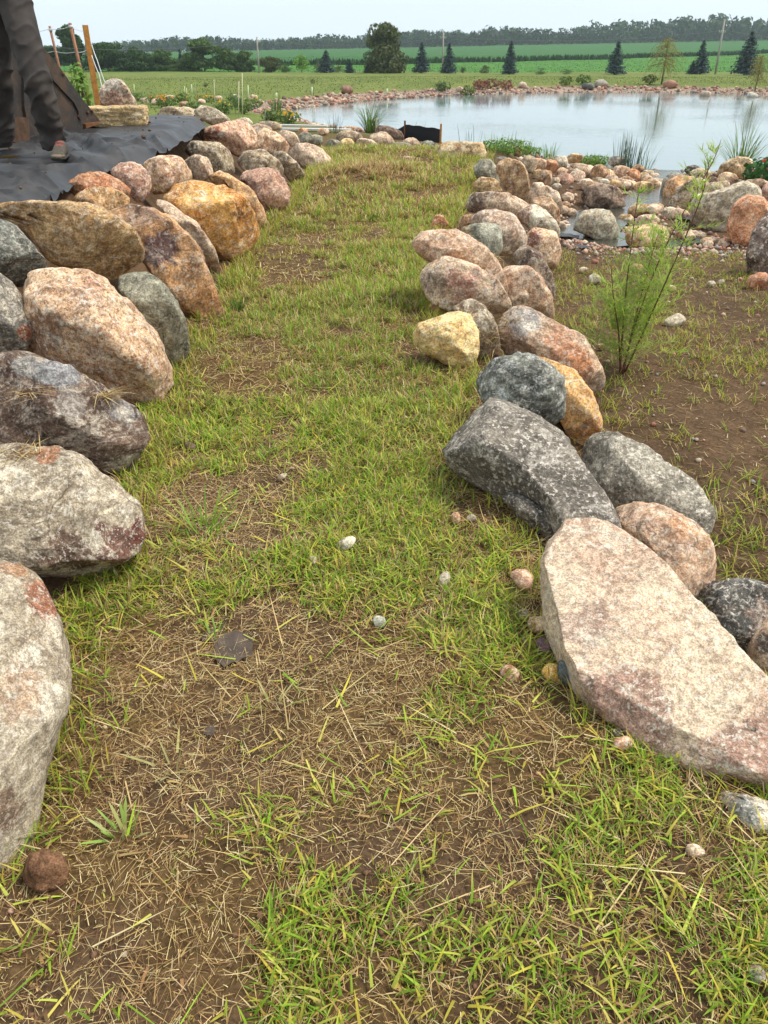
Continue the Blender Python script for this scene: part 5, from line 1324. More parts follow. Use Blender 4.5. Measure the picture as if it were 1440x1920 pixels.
for px, py, r, h, n, fl, fc, lab in [
    (312, 202, .42, .42, 240, 26, (232, 150, 30), 'green plant full of orange daisies right of the peaked boulder'),
    (290, 196, .3, .32, 150, 8, (226, 160, 50), 'low flower clump at left of the orange daisies'),
    (258, 190, .4, .34, 180, 0, None, 'green weeds right behind the peaked boulder'),
    (345, 196, .34, .42, 220, 6, (236, 196, 50), 'leafy plant with a few yellow flowers before the white tubes'),
    (362, 212, .26, .34, 200, 0, None, 'broad green plant between stones of the bed'),
    (385, 192, .45, .26, 180, 22, (230, 170, 44), 'low yellow flower patch at the back of the bed'),
    (420, 214, .34, .42, 220, 8, (236, 190, 40), 'bushy yellow-flowered plant left of the tall stakes'),
    (440, 200, .34, .46, 220, 0, None, 'tall green plant behind the tall stakes'),
    (458, 214, .34, .5, 240, 0, None, 'tall green plant by the white tree tube'),
    (478, 204, .34, .4, 220, 5, (236, 200, 60), 'green plant with yellow dots right of the tree tube'),
    (402, 226, .22, .22, 140, 0, None, 'greyish low plant in front of the bed stones'),
    (540, 232, .42, .34, 260, 22, (220, 176, 50), 'mounded plant with yellow flowers at the pond corner'),
    (508, 226, .34, .3, 220, 4, (226, 190, 60), 'green mound left of the yellow-flowered mound'),
    (330, 190, .5, .2, 200, 0, None, 'low greenery strip behind the orange daisies'),
    (230, 176, .4, .3, 160, 0, None, 'weeds left of the white tube by the peaked boulder')]:
    leafy_plant('bed_plant', lab, 'plant', G(px, py), r, h, n, [(86, 112, 56), (104, 130, 64), (122, 140, 76)], .055, FBG, fl, fc or (0, 0, 0))
for px, py, c, lab in [(900, 168, (150, 96, 78), 'reddish weed on the far shore, leftmost'), (920, 166, (142, 92, 76), 'reddish bushy weed on the far shore, middle'), (948, 168, (150, 104, 84), 'reddish weed on the far shore, right'), (876, 178, (112, 130, 60), 'green weed at the far waterline near the red ones'), (1060, 160, (110, 130, 60), 'green weed on the far bank left of the boulder pair'), (1094, 158, (96, 120, 56), 'green tuft directly behind the dark boulder of the pair'), (830, 172, (88, 112, 60), 'green weed on the far bank left of centre'), (1218, 158, (110, 120, 60), 'weed at the foot of the feathery willow')]:
    p = G(px, py); leafy_plant('bank_weed', lab, 'plant', p, .55, .55, 130, [c, tuple(int(q * .85) for q in c)], .10, 'weeds on the far pond bank')

# sapling on the swale: thin red-brown stems with feathery leaves
def sapling():
    rs = np.random.RandomState(77); base = G(1165, 700)
    root = empty('willow_sapling', base, 'wispy young willow with red-brown stems on the dirt swale', 'sapling')
    y0 = base[1]
    paths = [[(1162, 702), (1168, 610), (1176, 520), (1190, 410), (1202, 330)], [(1166, 702), (1186, 622), (1222, 520), (1262, 430), (1340, 300), (1352, 262)], [(1170, 702), (1212, 610), (1252, 520), (1296, 420), (1322, 352), (1330, 300)], [(1168, 702), (1190, 600), (1206, 540), (1228, 455), (1238, 430)], [(1164, 702), (1160, 620), (1150, 560), (1146, 500)]]
    dy = [(.0, .25), (.0, .35), (.0, -.15), (0, .5), (0, -.1)]
    LV, LF, LC, off = [], [], [], 0
    for pth, (d0, d1) in zip(paths, dy):
        q = np.array([PY(px, py, y0 + d0 + (d1 - d0) * i / (len(pth) - 1)) for i, (px, py) in enumerate(pth)]) - base
        k = np.linspace(0, len(q) - 1, 30); i0 = np.minimum(k.astype(int), len(q) - 2); f = (k - i0)[:, None]; s = q[i0] * (1 - f) + q[i0 + 1] * f
        for _ in range(4): s[1:-1] = (s[:-2] + s[1:-1] + s[2:]) / 3
        V, F = tube(s, np.linspace(.0065, .0016, 30), 6); mk('stem', V, F, STEM, root)
        ntw = 38
        for b in range(ntw):
            t0 = .06 + .93 * rs.beta(1.35, 1.6); i = int(t0 * 28); a = rs.uniform(0, 6.28); Lg = rs.uniform(.12, .42) * (1.1 - .8 * t0)
            dirn = np.array([math.cos(a), math.sin(a), rs.uniform(.25, .8)]); dirn /= np.linalg.norm(dirn)
            tw = s[i] + np.linspace(0, 1, 6)[:, None] * dirn * Lg + np.array([0, 0, -.10]) * (np.linspace(0, 1, 6)[:, None] ** 2) * Lg
            m = int(10 + Lg * 62); kk = rs.rand(m) * 5; j = np.minimum(kk.astype(int), 4); ff = (kk - j)[:, None]
            pos = tw[j] * (1 - ff) + tw[j + 1] * ff
            c = pick(np.array([lin(z) for z in ((172, 196, 84), (186, 204, 98), (154, 182, 72))]), m, rs)
            az = a + rs.choice([-1, 1], m) * rs.uniform(.3, 1.1, m)
            v, f2, cc = blades(pos, az, rs.uniform(.04, .105, m), np.full(m, .0058), rs.uniform(.6, 1.5, m), rs.uniform(0, .7, m), c * .9, c, 2)
            LV.append(v); LF.append(f2 + off); LC.append(cc); off += len(v)
            v, f2, cc = blades(s[i][None], np.array([a]), np.array([Lg]), np.array([.0028]), np.array([math.acos(dirn[2])]), np.array([.15]), np.array([lin((120, 100, 60))]), np.array([lin((130, 150, 60))]), 3)
            LV.append(v); LF.append(f2 + off); LC.append(cc); off += len(v)
    mk('leaves', np.concatenate(LV), np.concatenate(LF), leaf_mat('sapling_leaf', .5), root, np.concatenate(LC))
STEM = plain('sapling_stem', (96, 64, 46), .7, .2, 30, .2)
sapling()

# ================================================================ LINER
LY = [4.2, 4.89, 6.2, 7.2, 8.4, 9.7, 11.3, 11.9]
LX = [-2.06, -2.06, -2.28, -2.06, -2.10, -2.18, -2.34, -2.46]
ly = np.linspace(4.3, 11.9, 150); lt = np.linspace(0, 1, 120)
AY, AT = np.meshgrid(ly, lt, indexing='ij'); AX = -6.6 + (np.interp(AY, LY, LX) + 6.6) * AT
x, y = AX.ravel(), AY.ravel()
wr = fbm(np.stack([(x * .5 + y * .9) * 2.6 + .6 * n2(x, y, .8, 5), (x * .9 - y * .5) * .7, 0 * x], 1), 51, 2, .35)
wr2 = fbm(np.stack([(x * .9 - y * .35) * 3.2, (x * .35 + y * .9) * .8, 0 * x + 4], 1), 58, 2, .35)
wr = np.maximum((1 - np.abs(wr)) ** 8 * .065, (1 - np.abs(wr2)) ** 10 * .045) * sm((8.8 - y) / 2 + .45) + .02 * n2(x, y, 2.0, 55, 3)
wr += .07 * np.maximum(0, 1 - np.abs((x + 2.6) * .75 + (y - 7.6) * .55) / .09) * sm((x + 3.5) / .4) * sm((-1.9 - x) / .3)
z = .775 + np.maximum(wr, -.01) - .10 * sm((AT.ravel() - .96) / .04)
i, j = np.meshgrid(np.arange(149), np.arange(119), indexing='ij')
Q = np.stack([i * 120 + j, i * 120 + j + 1, (i + 1) * 120 + j + 1, (i + 1) * 120 + j], -1).reshape(-1, 4)
t = NT('black_liner_plastic'); co = t.coord(); a = t.noise(co, 3, 6, .65); b = t.noise(co, 40, 4, .6)
c = t.mix(t.rng(a, .4, .7, 0, .8), lin((30, 29, 30)), lin((72, 68, 66)))
c = t.mix(t.rng(t.noise(co, 9, 9, .75), .60, .72, 0, .7), c, lin((112, 92, 76)))
t.fin(c, t.rng(a, .3, .7, .36, .6), t.bump(b, .15, .004), .45)
tag(mk('pond_liner', np.stack([x, y, z], 1), Q, t.m), 'wrinkled black plastic liner sheet spread behind the left boulders', 'liner')
LINER = t.m
rs = np.random.RandomState(5); n = 90; cy_ = rs.uniform(5, 11.5, n); cx_ = np.interp(cy_, LY, LX) - .1 - 1.5 * rs.rand(n) ** 1.5
cc_ = np.c_[cx_, cy_, np.full(n, .80)]; crumb = gravel('soil_crumbs', 'brown soil crumbs scattered over the black liner', cc_, .005 + .022 * rs.rand(n) ** 3)
crumb.data.materials.clear(); crumb.data.materials.append(plain('soil_crumb', (104, 78, 60), .95, .3, 30, .3))
SCRAP = plain('dusty_sheet', (84, 72, 62), .85, .25, 30, .3)
for k, (px, py, rr) in enumerate([(438, 1225, .075), (395, 1205, .03), (395, 1380, .02), (1090, 470, .12), (1280, 462, .28), (1062, 445, .22), (1285, 415, .2)]):
    p = G(px, py); rs = np.random.RandomState(k); n = 18
    th = np.arange(n) / n * 6.283; r = rr * (.75 + .35 * rs.rand(n))
    vx = np.concatenate([[0], np.cos(th) * r * .8, np.cos(th) * r * .45]) + p[0]; vy = np.concatenate([[0], np.sin(th) * r, np.sin(th) * r * .45]) + p[1]
    vz = np.maximum(H(vx, vy), H(p[0:1], p[1:2])[0] - .03) + .008 + rs.uniform(0, .006, len(vx))
    if k > 2: vz = vz + .03
    ar = np.arange(n); a1 = (ar + 1) % n
    F = [np.stack([0 * ar, 1 + n + ar, 1 + n + a1], 1), np.stack([1 + n + ar, 1 + ar, 1 + a1, 1 + n + a1], 1)]
    lab = ['dark scrap of buried plastic sheet showing through the soil', 'small black plastic scrap at the edge of the buried sheet', 'black fabric speck in the bare soil', 'black liner flap beside the pale grey-green stream boulder', 'grey liner edge by the sandy stream block', 'wet black liner fold on the left of the stream', 'liner strip at the foot of the ridge-backed boulder'][k]
    tag(mk('liner_scrap', np.stack([vx, vy, vz], 1), F, LINER if k > 2 else SCRAP), lab, 'plastic scrap')

# ================================================================ PERSON
def remeshed(parts, voxel, mat, name, parent, disp=None, origin=(0, 0, 0), smooth_it=4):
    V, F = join(parts); o = mk('tmp', V, F)
    m = o.modifiers.new('r', 'REMESH'); m.mode = 'VOXEL'; m.voxel_size = voxel
    s = o.modifiers.new('s', 'SMOOTH'); s.iterations = smooth_it; s.factor = .5
    dg = bpy.context.evaluated_depsgraph_get(); ev = o.evaluated_get(dg); me = bpy.data.meshes.new_from_object(ev)
    n = len(me.vertices); co = np.empty(n * 3, np.float32); me.vertices.foreach_get('co', co); co = co.reshape(-1, 3).astype(float)
    nv = np.empty(n * 3, np.float32); me.vertices.foreach_get('normal', nv); nv = nv.reshape(-1, 3)
    if disp is not None: co = co + nv * disp(co)[:, None]
    me.vertices.foreach_set('co', (co - np.asarray(origin)).astype(np.float32).ravel())
    me.polygons.foreach_set('use_smooth', np.ones(len(me.polygons), bool)); me.materials.clear(); me.materials.append(mat); me.name = name; me.update()
    bpy.data.objects.remove(o); q = bpy.data.objects.new(name, me); COL.objects.link(q); q.parent = parent
    return q
footR = P(104, 303, .79); pbase = np.array([footR[0] - .45, footR[1] + .25, .79])
person = empty('person', pbase, 'person in dark charcoal work trousers and trail shoes standing on the liner', 'person')
ankR, knR, hpR = PY(101, 268, 6.95), PY(70, 155, 6.82), PY(30, 8, 7.02)
ankL, knL, hpL = PY(3, 262, 7.35), PY(-2, 150, 7.15), PY(-14, 8, 7.15)
pel = (hpR + hpL) / 2
def lerp(a, b, t_): return np.asarray(a) * (1 - t_) + np.asarray(b) * t_
def leg(h, k, a): return tube([h + [0, 0, .10], h, lerp(h, k, .5), k, lerp(k, a, .45), lerp(k, a, .85), a + [0, 0, -.035]], [.115, .125, .118, .103, .104, .094, .092], 20)
def wrinkle(c):
    w = fbm(np.stack([c[:, 0] * 5 + c[:, 2] * 4, c[:, 1] * 5, c[:, 2] * 8 - c[:, 0] * 7], 1), 71, 2, .45)
    k = .45 + .8 * np.exp(-((c[:, 2] - knR[2] + .02) / .13) ** 2) + 1.1 * np.exp(-((c[:, 2] - ankR[2] - .07) / .12) ** 2)
    return ((1 - np.abs(w)) ** 2 - .45) * .024 * k
t = NT('charcoal_trousers'); co = t.coord(); w = t.noise(co, 160, 2, .5); w2 = t.noise(co, 5, 4, .6)
TROU = t.fin(t.mix(t.rng(w2, .3, .7), lin((56, 51, 48)), lin((76, 69, 64))), .8, t.bump(w, .25, .002), .25)
remeshed([leg(hpR, knR, ankR), leg(hpL, knL, ankL), tube([pel + [0, 0, -.06], pel + [0, 0, .06], pel + [0, 0, .22]], [.15, .175, .165], 20)], .011, TROU, 'trousers', person, wrinkle, pbase, 5)
SKIN = plain('skin', (196, 148, 120), .55, .08, 12, .05)
up_ = np.array([0, 0, 1.0]); ch = pel + [0, 0, .48]; nk = pel + [0, 0, .66]; hd = pel + [0, -.02, .84]
body = [tube([pel + [0, 0, .1], ch, nk, hd], [.13, .15, .06, .07], 16)]
S, Fi = ico(3); body.append((S * [.078, .098, .118] + hd, Fi)); body.append((S * [.014, .03, .022] + hd + [0, -.105, -.015], Fi))
for sx in (-1, 1):
    body.append((S * [.012, .025, .032] + hd + [sx * .08, 0, -.005], Fi))
    sh = ch + [sx * .19, 0, .12]; el = sh + [sx * .07, .03, -.29]; wr_ = el + [sx * -.06, -.20, .10]
    body.append(tube([lerp(ch, sh, .4) + [0, 0, .05], sh, el, wr_], [.06, .055, .042, .03], 12))
    palm = wr_ + [0, -.06, .02]; body.append((S * [.022, .042, .046] + palm, Fi))
    for q in range(4):
        b0 = palm + [sx * -.004, -.03 + .02 * q, -.03]; body.append(tube([b0, b0 + [0, -.012, -.035], b0 + [sx * -.01, -.002, -.065 - .006 * (q in (1, 2))]], [.009, .0085, .007], 8))
    b0 = palm + [sx * -.012, -.035, .01]; body.append(tube([b0, b0 + [sx * -.012, -.03, -.01], b0 + [sx * -.016, -.045, -.035]], [.011, .010, .008], 8))
remeshed(body, .008, SKIN, 'body', person, None, pbase, 2)
SHIRT = plain('shirt_cloth', (96, 100, 104), .85, .1, 40, .15)
sl = [tube([pel + [0, 0, .12], pel + [0, 0, .3], ch, ch + [0, 0, .14]], [.175, .17, .185, .12], 20)]
for sx in (-1, 1):
    sh = ch + [sx * .19, 0, .12]; sl.append(tube([ch + [0, 0, .08], sh, sh + [sx * .04, .015, -.16]], [.1, .08, .068], 14))
remeshed(sl, .014, SHIRT, 'shirt', person, None, pbase, 3)
th_ = S[S[:, 2] > -2]; hv = S * [.086, .104, .122] + hd + [0, .016, .014]
ok = ~((S[:, 1] < -.35) & (S[:, 2] < .45)) & (S[:, 2] > -.55); fk = ok[Fi].all(1)
mk('hair', hv - pbase, Fi[fk], plain('hair', (70, 52, 38), .6, .2, 60, .3), person)
FACE = plain('lips_and_brows', (120, 74, 62), .5, .05, 20, .0); EYE = plain('eye', (40, 34, 32), .2, .05, 20, 0)
for sx in (-1, 1): mk('eye', S * .011 + hd + [sx * .03, -.088, .012] - pbase, Fi, EYE, person)
mk('mouth', S * [.024, .008, .006] + hd + [0, -.088, -.055] - pbase, Fi, FACE, person)
UPPER = plain('shoe_upper', (80, 72, 62), .8, .25, 50, .4); RUB = plain('shoe_rubber', (118, 106, 86), .7, .15, 40, .2); LACE = plain('red_lace', (200, 70, 66), .6, .1, 50, .1); SOLE = plain('shoe_sole', (58, 52, 46), .8, .2, 50, .3)
def shoe(heel, az):
    """heel on the ground; toe points along az"""
    d = np.array([math.cos(az), math.sin(az), 0]); s = np.array([-d[1], d[0], 0])
    root = empty('shoe', (0, 0, 0)); root.parent = person
    def loft(secs, seg=20, flat=0.0):
        V = []
        for (l, w, z0, z1) in secs:
            th = np.arange(seg) / seg * 6.283; cs, sn = np.cos(th), np.sin(th)
            cs = np.sign(cs) * np.abs(cs) ** .75; sn = np.sign(sn) * np.abs(sn) ** .75
            V.append(heel + d * l + s * (cs * w)[:, None] + up_ * ((z0 + z1) / 2 + sn * (z1 - z0) / 2)[:, None] - pbase)
        n = len(secs); V = np.concatenate(V); i, j = np.meshgrid(np.arange(n - 1), np.arange(seg), indexing='ij'); j2 = (j + 1) % seg
        return V, [np.stack([i * seg + j, i * seg + j2, (i + 1) * seg + j2, (i + 1) * seg + j], -1).reshape(-1, 4), np.arange(seg)[None, ::-1], (np.arange(seg) + (n - 1) * seg)[None]]
    for nm, mt, secs in [('upper', UPPER, [(-.005, .02, .05, .08), (.0, .036, .025, .11), (.05, .042, .02, .125), (.11, .044, .02, .115), (.17, .048, .02, .085), (.22, .05, .02, .066), (.26, .043, .02, .055), (.278, .02, .025, .045)]),
                       ('sole', SOLE, [(-.015, .02, .0, .03), (.0, .036, .0, .032), (.06, .04, .0, .03), (.13, .042, .0, .028), (.2, .053, .0, .028), (.25, .05, .003, .03), (.28, .036, .008, .034), (.296, .014, .014, .036)]),
                       ('toe_cap', RUB, [(.21, .0525, .02, .05), (.24, .051, .02, .052), (.268, .041, .02, .05), (.287, .026, .02, .046), (.296, .01, .024, .04)])]:
        V, F = loft(secs); o = mk(nm, V, F, mt, root)
    for l in (.10, .135):
        h = .122 - (l - .10) * .55; q = [heel + d * l + s * a + up_ * (h - abs(a) * .35) - pbase for a in (-.03, -.012, .012, .03)]
        V, F = tube(q, .0055, 6); mk('lace', V, F, LACE, root)
shoe(footR + [0.02, .16, 0.012], math.radians(-82)); shoe(np.array([ankL[0], ankL[1] + .02, .80]), math.radians(-112))

# ================================================================ LOADER BUCKET
t = NT('worn_bucket_steel'); co = t.coord(); a = t.noise(co, 3.5, 8, .7); b = t.noise(co, 30, 6, .7)
c = t.mix(t.rng(a, .42, .62), lin((58, 54, 52)), lin((92, 72, 56))); c = t.mix(t.rng(b, .55, .7, 0, .6), c, lin((122, 92, 66)))
STEEL = t.fin(c, t.rng(a, .3, .7, .5, .75), t.bump(b, .3, .006), .4, .25)
RUST = plain('rusty_steel', (120, 80, 50), .85, .35, 12, .5)
A0, B0 = PY(60, 268, 8.5), PY(188, 229, 9.7)
pn = np.cross(B0 - A0, [0, 0, 1.0]); pn /= np.linalg.norm(pn)
if pn[1] > 0: pn = -pn
def onplate(px, py, off=0.0):
    d = ray(px, py); return CP + d * (((A0 + pn * off - CP) @ pn) / (d @ pn))
bucket = empty('loader_bucket', A0, 'worn dark steel loader bucket standing on the liner behind the person', 'bucket')
def slab(px_pts, th, mat, name, off=0.0, bevel=True):
    f = np.array([onplate(a, b, off) for a, b in px_pts]) - A0; n = len(f); V = np.concatenate([f, f - pn * th]); ar = np.arange(n); a1 = (ar + 1) % n
    return mk(name, V, [ar[None], (ar[::-1] + n)[None], np.stack([ar, ar + n, a1 + n, a1], 1)], mat, bucket, smooth=False)
slab([(58, 66), (72, 74), (84, 92), (112, 126), (150, 180), (178, 214), (189, 229), (164, 241), (125, 251), (98, 263), (58, 268), (46, 200), (44, 110)], .03, STEEL, 'side_plate')
slab([(60, 74), (70, 82), (110, 136), (146, 188), (158, 222), (120, 246), (60, 262), (-30, 262), (-34, 130), (-30, 74)], .7, STEEL, 'shell', -.031)
slab([(80, 121), (120, 164), (143, 190), (152, 208), (154, 224), (150, 224), (147, 208), (139, 192), (116, 168), (78, 126)], .02, STEEL, 'wear_strip', .02)
slab([(12, 219), (54, 220), (56, 264), (30, 268), (14, 262)], .1, plain('dull_rust', (86, 64, 48), .85, .35, 14, .4), 'step_box', .12)
slab([(160, 232), (189, 228), (187, 232), (162, 241)], .06, RUST, 'cutting_edge', .03)
for px, py in [(164, 211), (172, 208), (147, 218), (118, 138)]:
    q = onplate(px, py, .004) - A0; V, F = tube([q, q + pn * .012], .016, 8); mk('bolt', V, F, RUST, bucket)

# ================================================================ POSTS, STAKES, WIRES
WOOD = plain('orange_wood', (186, 128, 62), .75, .25, 18, .3); ROD = plain('copper_rod', (142, 100, 74), .6, .25, 30, .2, .4, .3)
TWINE = plain('white_twine', (206, 208, 204), .6, .1, 40, 0); STAKE = plain('pale_stake', (206, 196, 160), .75, .15, 30, .2); TUBE = plain('tree_tube_plastic', (196, 206, 166), .5, .08, 20, .05); GREYW = plain('weathered_pole', (160, 154, 144), .85, .2, 8, .3)
def stick(name, label, cat, x0, y0, x1, y1, y, r, mat, group=None, square=False, seg=8):
    b, tp = PY(x0, y0, y), PY(x1, y1, y); zb = H(b[0:1], b[1:2])[0]
    b = b + (tp - b) * ((zb - .1 - b[2]) / (tp[2] - b[2]))
    V, F = tube([b, tp], r, 4 if square else seg)
    return tag(mk(name, V, F, mat, smooth=not square, origin=b), label, cat, group), tp, b
post, ptop, pbot = stick('wooden_post', 'orange-brown squared wooden post beside the copper rods', 'post', 181, 182, 159.5, 47, 12.6, .048, WOOD, None, True)
r1, t1, b1 = stick('metal_rod', 'rust-coloured rod nearest the person, left of two', 'rod', 114, 138, 93, 49, 12.9, .018, ROD, 'rust-coloured fence rods')
r2, t2, b2 = stick('metal_rod', 'rust-coloured rod next to the wooden post, right of two', 'rod', 164, 185, 131, 43, 12.4, .022, ROD, 'rust-coloured fence rods')
for tp, bt, root in ((t1, b1, r1), (t2, b2, r2)):
    d = (tp - bt); 
    for f in (.97, .55):
        q = bt + d * f - np.array(root.location); V, F = tube([q - d / np.linalg.norm(d) * .015, q + d / np.linalg.norm(d) * .015], .027, 8); mk('clip', V, F, TWINE, root)
def wire(name, label, ptsx, r=.0035, mat=TWINE, cat='wire', group=None):
    q = []
    for a, b in zip(ptsx[:-1], ptsx[1:]):
        for k in range(8): s = k / 8; q.append(lerp(a, b, s) - np.array([0, 0, .08 * s * (1 - s)]))
    q.append(np.asarray(ptsx[-1])); V, F = tube(q, r, 5)
    return tag(mk(name, V, F, mat), label, cat, group)
wire('fence_wire', 'upper thin fence wire strung between the rods', [PY(20, 64, 13.1), PY(94, 54, 12.9), PY(132, 49, 12.4), PY(160, 58, 12.6)])
wire('fence_wire', 'lower thin fence wire strung between the rods', [PY(40, 98, 13.1), PY(103, 96, 12.9), PY(143, 97, 12.4), PY(164, 92, 12.6)])
wire('guy_cord', 'white guy cord from the wooden post, upper one', [PY(172, 84, 12.5), PY(182, 112, 12.35), PY(198, 158, 12.2)], .007, cat='cord')
wire('guy_cord', 'white guy cord from the wooden post, lower one', [PY(172, 104, 12.5), PY(186, 140, 12.35), PY(192, 166, 12.2)], .007, cat='cord')
V = []; vine = G(160, 198)
leafy_plant('climbing_plant', 'bright green climber at the foot of the right rod', 'plant', np.array([PY(152, 180, 12.0)[0], 12.0, H(np.array([-4.5]), np.array([12.0]))[0]]), .14, .75, 200, [(128, 164, 70), (110, 146, 60)], .045)
PG = 'stakes and tree tubes of the flower bed'
for k, (x0, y0, x1, y1, rr, mt, nm, lab) in enumerate([
    (447, 222, 448, 152, .013, STAKE, 'plant_stake', 'tall straight pale stake in the bed, left of two'), (455, 224, 454, 137, .013, STAKE, 'plant_stake', 'tallest pale stake in the bed, right of two'),
    (404, 204, 401, 149, .012, STAKE, 'plant_stake', 'thin tan stake left of the tall pale pair'), (366, 182, 366, 157, .009, GREYW, 'plant_stake', 'thin grey stake right of the white tubes'),
    (252, 176, 251, 158, .022, TUBE, 'tree_tube', 'pale tree tube right of the peaked boulder'), (346, 178, 346, 162, .022, TUBE, 'tree_tube', 'pale tree tube, left of the three in the bed'), (350, 178, 349.5, 165, .018, TUBE, 'tree_tube', 'short pale tree tube, middle of the three'), (360, 178, 359, 158, .024, TUBE, 'tree_tube', 'pale tree tube, right of the three in the bed'),
    (466, 190, 465, 160, .024, TUBE, 'tree_tube', 'pale green tree tube right of the tall stakes'), (585, 178, 585, 163, .05, TUBE, 'tree_tube', 'pale tree tube on the lawn right of the dark sapling'), (518, 182, 518, 174, .05, TUBE, 'tree_tube', 'short pale tree tube near the pond corner'),
    (726, 176, 726, 166, .05, TUBE, 'tree_tube', 'short pale tree tube on the far bank left of centre'), (495, 230, 500, 190, .014, GREYW, 'plant_stake', 'grey slanting stake by the iris clump'), (336, 175, 336, 150, .008, GREYW, 'plant_stake', 'faint grey stake above the orange daisies')]):
    stick(nm, lab, 'stake' if 'stake' in nm else 'tree tube', x0, y0, x1, y1, G(x0, y0)[1], rr, mt, PG)
for px, top, by, lab in [(388, 152, 185, 'small dark sapling standing in the flower bed'), (588, 146, 180, 'thin dark sapling on the lawn left of the pond')]:
    p = G(px, by); ht = PY(px, top, p[1])[2] - p[2]; rt = empty('young_tree', p, lab, 'tree'); V, F = tube([(0, 0, -.1), (0, 0, ht * .9)], [ht * .018, ht * .008], 6); mk('trunk', V, F, BARK, rt)
    rs = np.random.RandomState(px); d = rs.normal(size=(90, 3)); d /= np.linalg.norm(d, axis=1)[:, None]
    V, F, C = quads(d * ht * .2 * rs.uniform(.3, 1, (90, 1)) + [0, 0, ht * .8], d, ht * rs.uniform(.02, .05, 90), rs, pick(np.array([lin((70, 86, 50)), lin((84, 98, 56))]), 90, rs)); mk('crown', V, F, LEAF, rt, C)

# silt fence, boards
f0 = P(706, 262, -.45); f1 = P(826, 276, -.45); n = 24; tt = np.linspace(0, 1, n)
q = f0[None] * (1 - tt[:, None]) + f1 * tt[:, None]; q[:, 1] += .05 * np.sin(tt * 9)
topz = np.interp(tt, [0, .35, .5, 1], [-.15, -.14, -.02, -.06]) + .01 * np.sin(tt * 30)
V = np.concatenate([np.c_[q[:, :2], np.full(n, -.55)], np.c_[q[:, 0], q[:, 1] + .02 * np.sin(tt * 14), topz], np.c_[q[:, 0], q[:, 1] + .012, np.full(n, -.55)], np.c_[q[:, 0], q[:, 1] + .012 + .02 * np.sin(tt * 14), topz]])
ar = np.arange(n - 1)
fen = empty('silt_fence', f0, 'low black fabric silt fence at the waterline behind the crest boulders', 'fence')
mk('fabric', V - f0, np.concatenate([np.stack([ar, ar + 1, ar + 1 + n, ar + n], 1), np.stack([ar + 2 * n, ar + 3 * n, ar + 3 * n + 1, ar + 2 * n + 1], 1)]), plain('silt_fabric', (26, 26, 28), .7, .2, 30, .2), fen)
for k, c in ((0.0, STAKE), (.46, RUST), (.995, WOOD)):
    b = lerp(f0, f1, k) - f0; V, F = boxm(b + [0, -.03, .18], (.045, .035, .66)); mk('stake', V, F, c, fen, smooth=False)
for px, py, L, rz, lab in [(560, 240, 1.7, .25, 'weathered white board lying by the near shore, back one'), (592, 247, 1.9, .18, 'weathered white board lying by the near shore, front one')]:
    p = G(px, py); V, F = boxm((0, 0, .06), (L, .16, .04), -rz, .006); tag(mk('wooden_board', V, F, plain('weathered_board', (204, 198, 188), .85, .15, 25, .3), smooth=False, origin=(0, 0, 0)), lab, 'board', 'boards by the near shore').location = tuple(p)

# utility poles and wires
poles = []
for px, top, by, bx, arm, lab in [(481.5, 69, 138, 486, 79, 'grey utility pole at left beyond the meadow'), (831.5, 57, 137, 830, 71, 'grey utility pole between the two central spruces'), (1359, 36, 140, 1341, 60, 'grey utility pole at right, leaning slightly')]:
    p = G(bx, by); y = p[1]; tp = PY(px, top, y); rt = empty('utility_pole', p, lab, 'utility pole', 'utility poles along the field road')
    V, F = tube([p - [0, 0, .3] - p, tp - p], [.16, .11], 8); mk('pole', V, F, GREYW, rt)
    ac = PY(px + (bx - px) * .25, arm, y) - p; V, F = boxm(ac, (1.0, .1, .13)); mk('crossarm', V, F, GREYW, rt, smooth=False)
    for sx in (-.42, -.15, .15, .42): V, F = tube([ac + [sx, 0, .06], ac + [sx, 0, .22]], [.05, .035], 6); mk('insulator', V, F, TUBE, rt)
    poles.append(ac + p + [0, 0, .2])
WIRE = plain('power_line', (120, 124, 124), .6, .1, 1, 0)
far_r = PY(1700, 66, poles[2][1]); far_l = PY(40, 84, poles[0][1])
chain = [far_l] + poles + [far_r]
for k in range(4):
    for dx in (.42,):
        a, b = chain[k] + [dx, 0, 0], chain[k + 1] + [dx, 0, 0]; s = np.linspace(0, 1, 24)[:, None]; q = a * (1 - s) + b * s; q[:, 2] -= (.9 * 4 * s * (1 - s))[:, 0]
        V, F = tube(q, .018, 4); tag(mk('power_line', V, F, WIRE), ['power line sagging left out of the left utility pole', 'power line between the left and the middle utility pole', 'power line between the middle and the right utility pole', 'power line running right from the leaning utility pole'][k], 'power line', 'power lines')
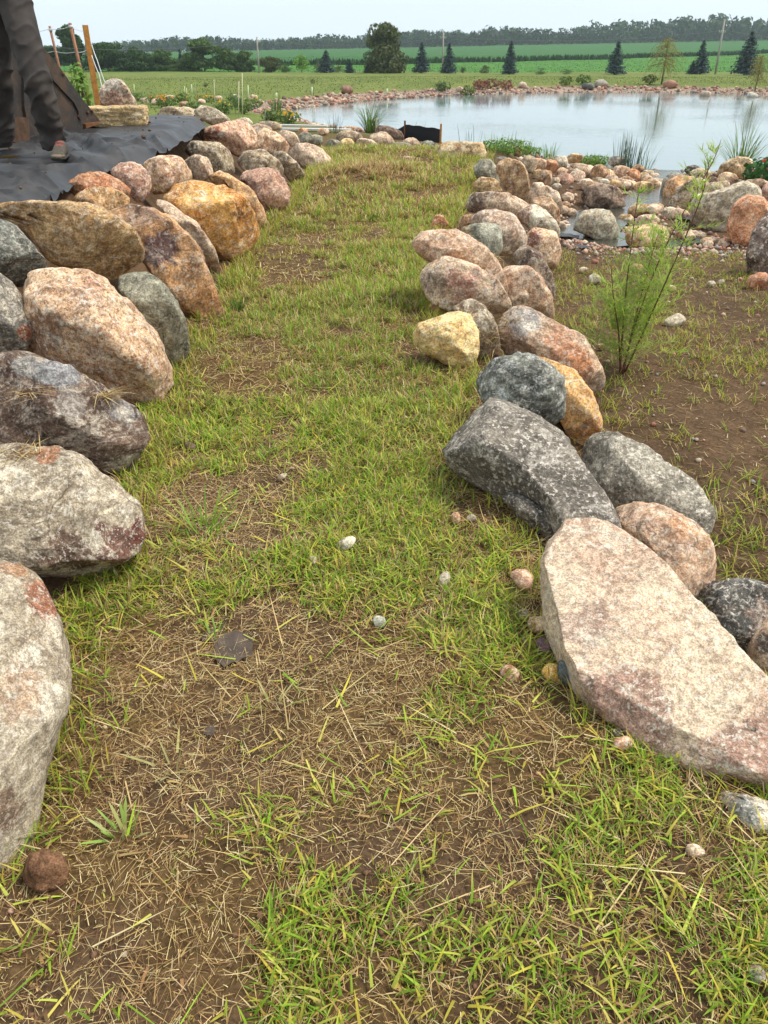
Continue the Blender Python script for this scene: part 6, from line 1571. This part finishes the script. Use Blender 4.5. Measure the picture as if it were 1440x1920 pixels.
# a dead leaf on the liner
p = G(22, 312); p[2] += .07; V = np.array([(-.09, 0, .01), (-.02, -.03, .03), (.09, .01, .02), (0, .035, .01), (0, 0, .0)]); tag(mk('dead_leaf', V, np.array([(0, 1, 4), (1, 2, 4), (2, 3, 4), (3, 0, 4)]), plain('dead_leaf', (190, 156, 100), .8, .2, 30, .2)), 'curled tan dead leaf lying on the liner before the person', 'leaf').location = tuple(p)

# ================================================================ DRY GRASS LEFT ON BOULDERS
bpy.context.view_layer.update()
dgr = bpy.context.evaluated_depsgraph_get()
rs = np.random.RandomState(321)
for cx, cy, sx, sy, n, lab in [(40, 850, 42, 12, 70, 'wisp of dry grass lying on top of the red-bottomed boulder'), (55, 735, 34, 14, 45, 'wisp of dry grass on the brown-grey boulder, left one'),
        (200, 742, 18, 8, 90, 'wisp of dry grass on the brown-grey boulder, right one'), (290, 352, 16, 7, 40, 'dry weeds between the orange and the pink-tan boulder'), (925, 640, 14, 26, 60, 'dry roots hanging on the grey-brown rock behind the yellow boulder'),
        (925, 480, 18, 8, 40, 'dry grass stuffed between the angular grey and the hunched boulder'), (960, 600, 20, 5, 26, 'dry grass strands on the orange, white and grey boulder')]:
    pos = []
    for _ in range(n * 3):
        d = ray(cx + rs.normal(0, sx * .5), cy + rs.normal(0, sy * .5)); d = d / np.linalg.norm(d)
        ok, loc, nrm_, idx, ob, mw = scene.ray_cast(dgr, Vector(CP + d * .3), Vector(d))
        if ok and ob.name.startswith('boulder'): pos.append(np.array(loc) + np.array(nrm_) * .006)
        if ob is not None and ob.name == 'haze': pos.append(None)
        if len(pos) >= n: break
    pos = [q for q in pos if q is not None]
    if len(pos) < 5: continue
    pos = np.array(pos); m = len(pos); c = pick(DRYS, m, rs, .2); k = 1 + .10 * pos[:, 1]
    V, F, C = blades(pos, rs.uniform(0, 6.28, m), rs.uniform(.03, .09, m) * k, .0022 * k, rs.uniform(1.2, 1.7, m), rs.uniform(-.2, .6, m), c, c)
    o = mk('dry_grass_wisp', V, F, STRAW, None, C, origin=pos.mean(0))
    tag(o, lab, 'dry grass', 'wisps of dry grass on the boulders')
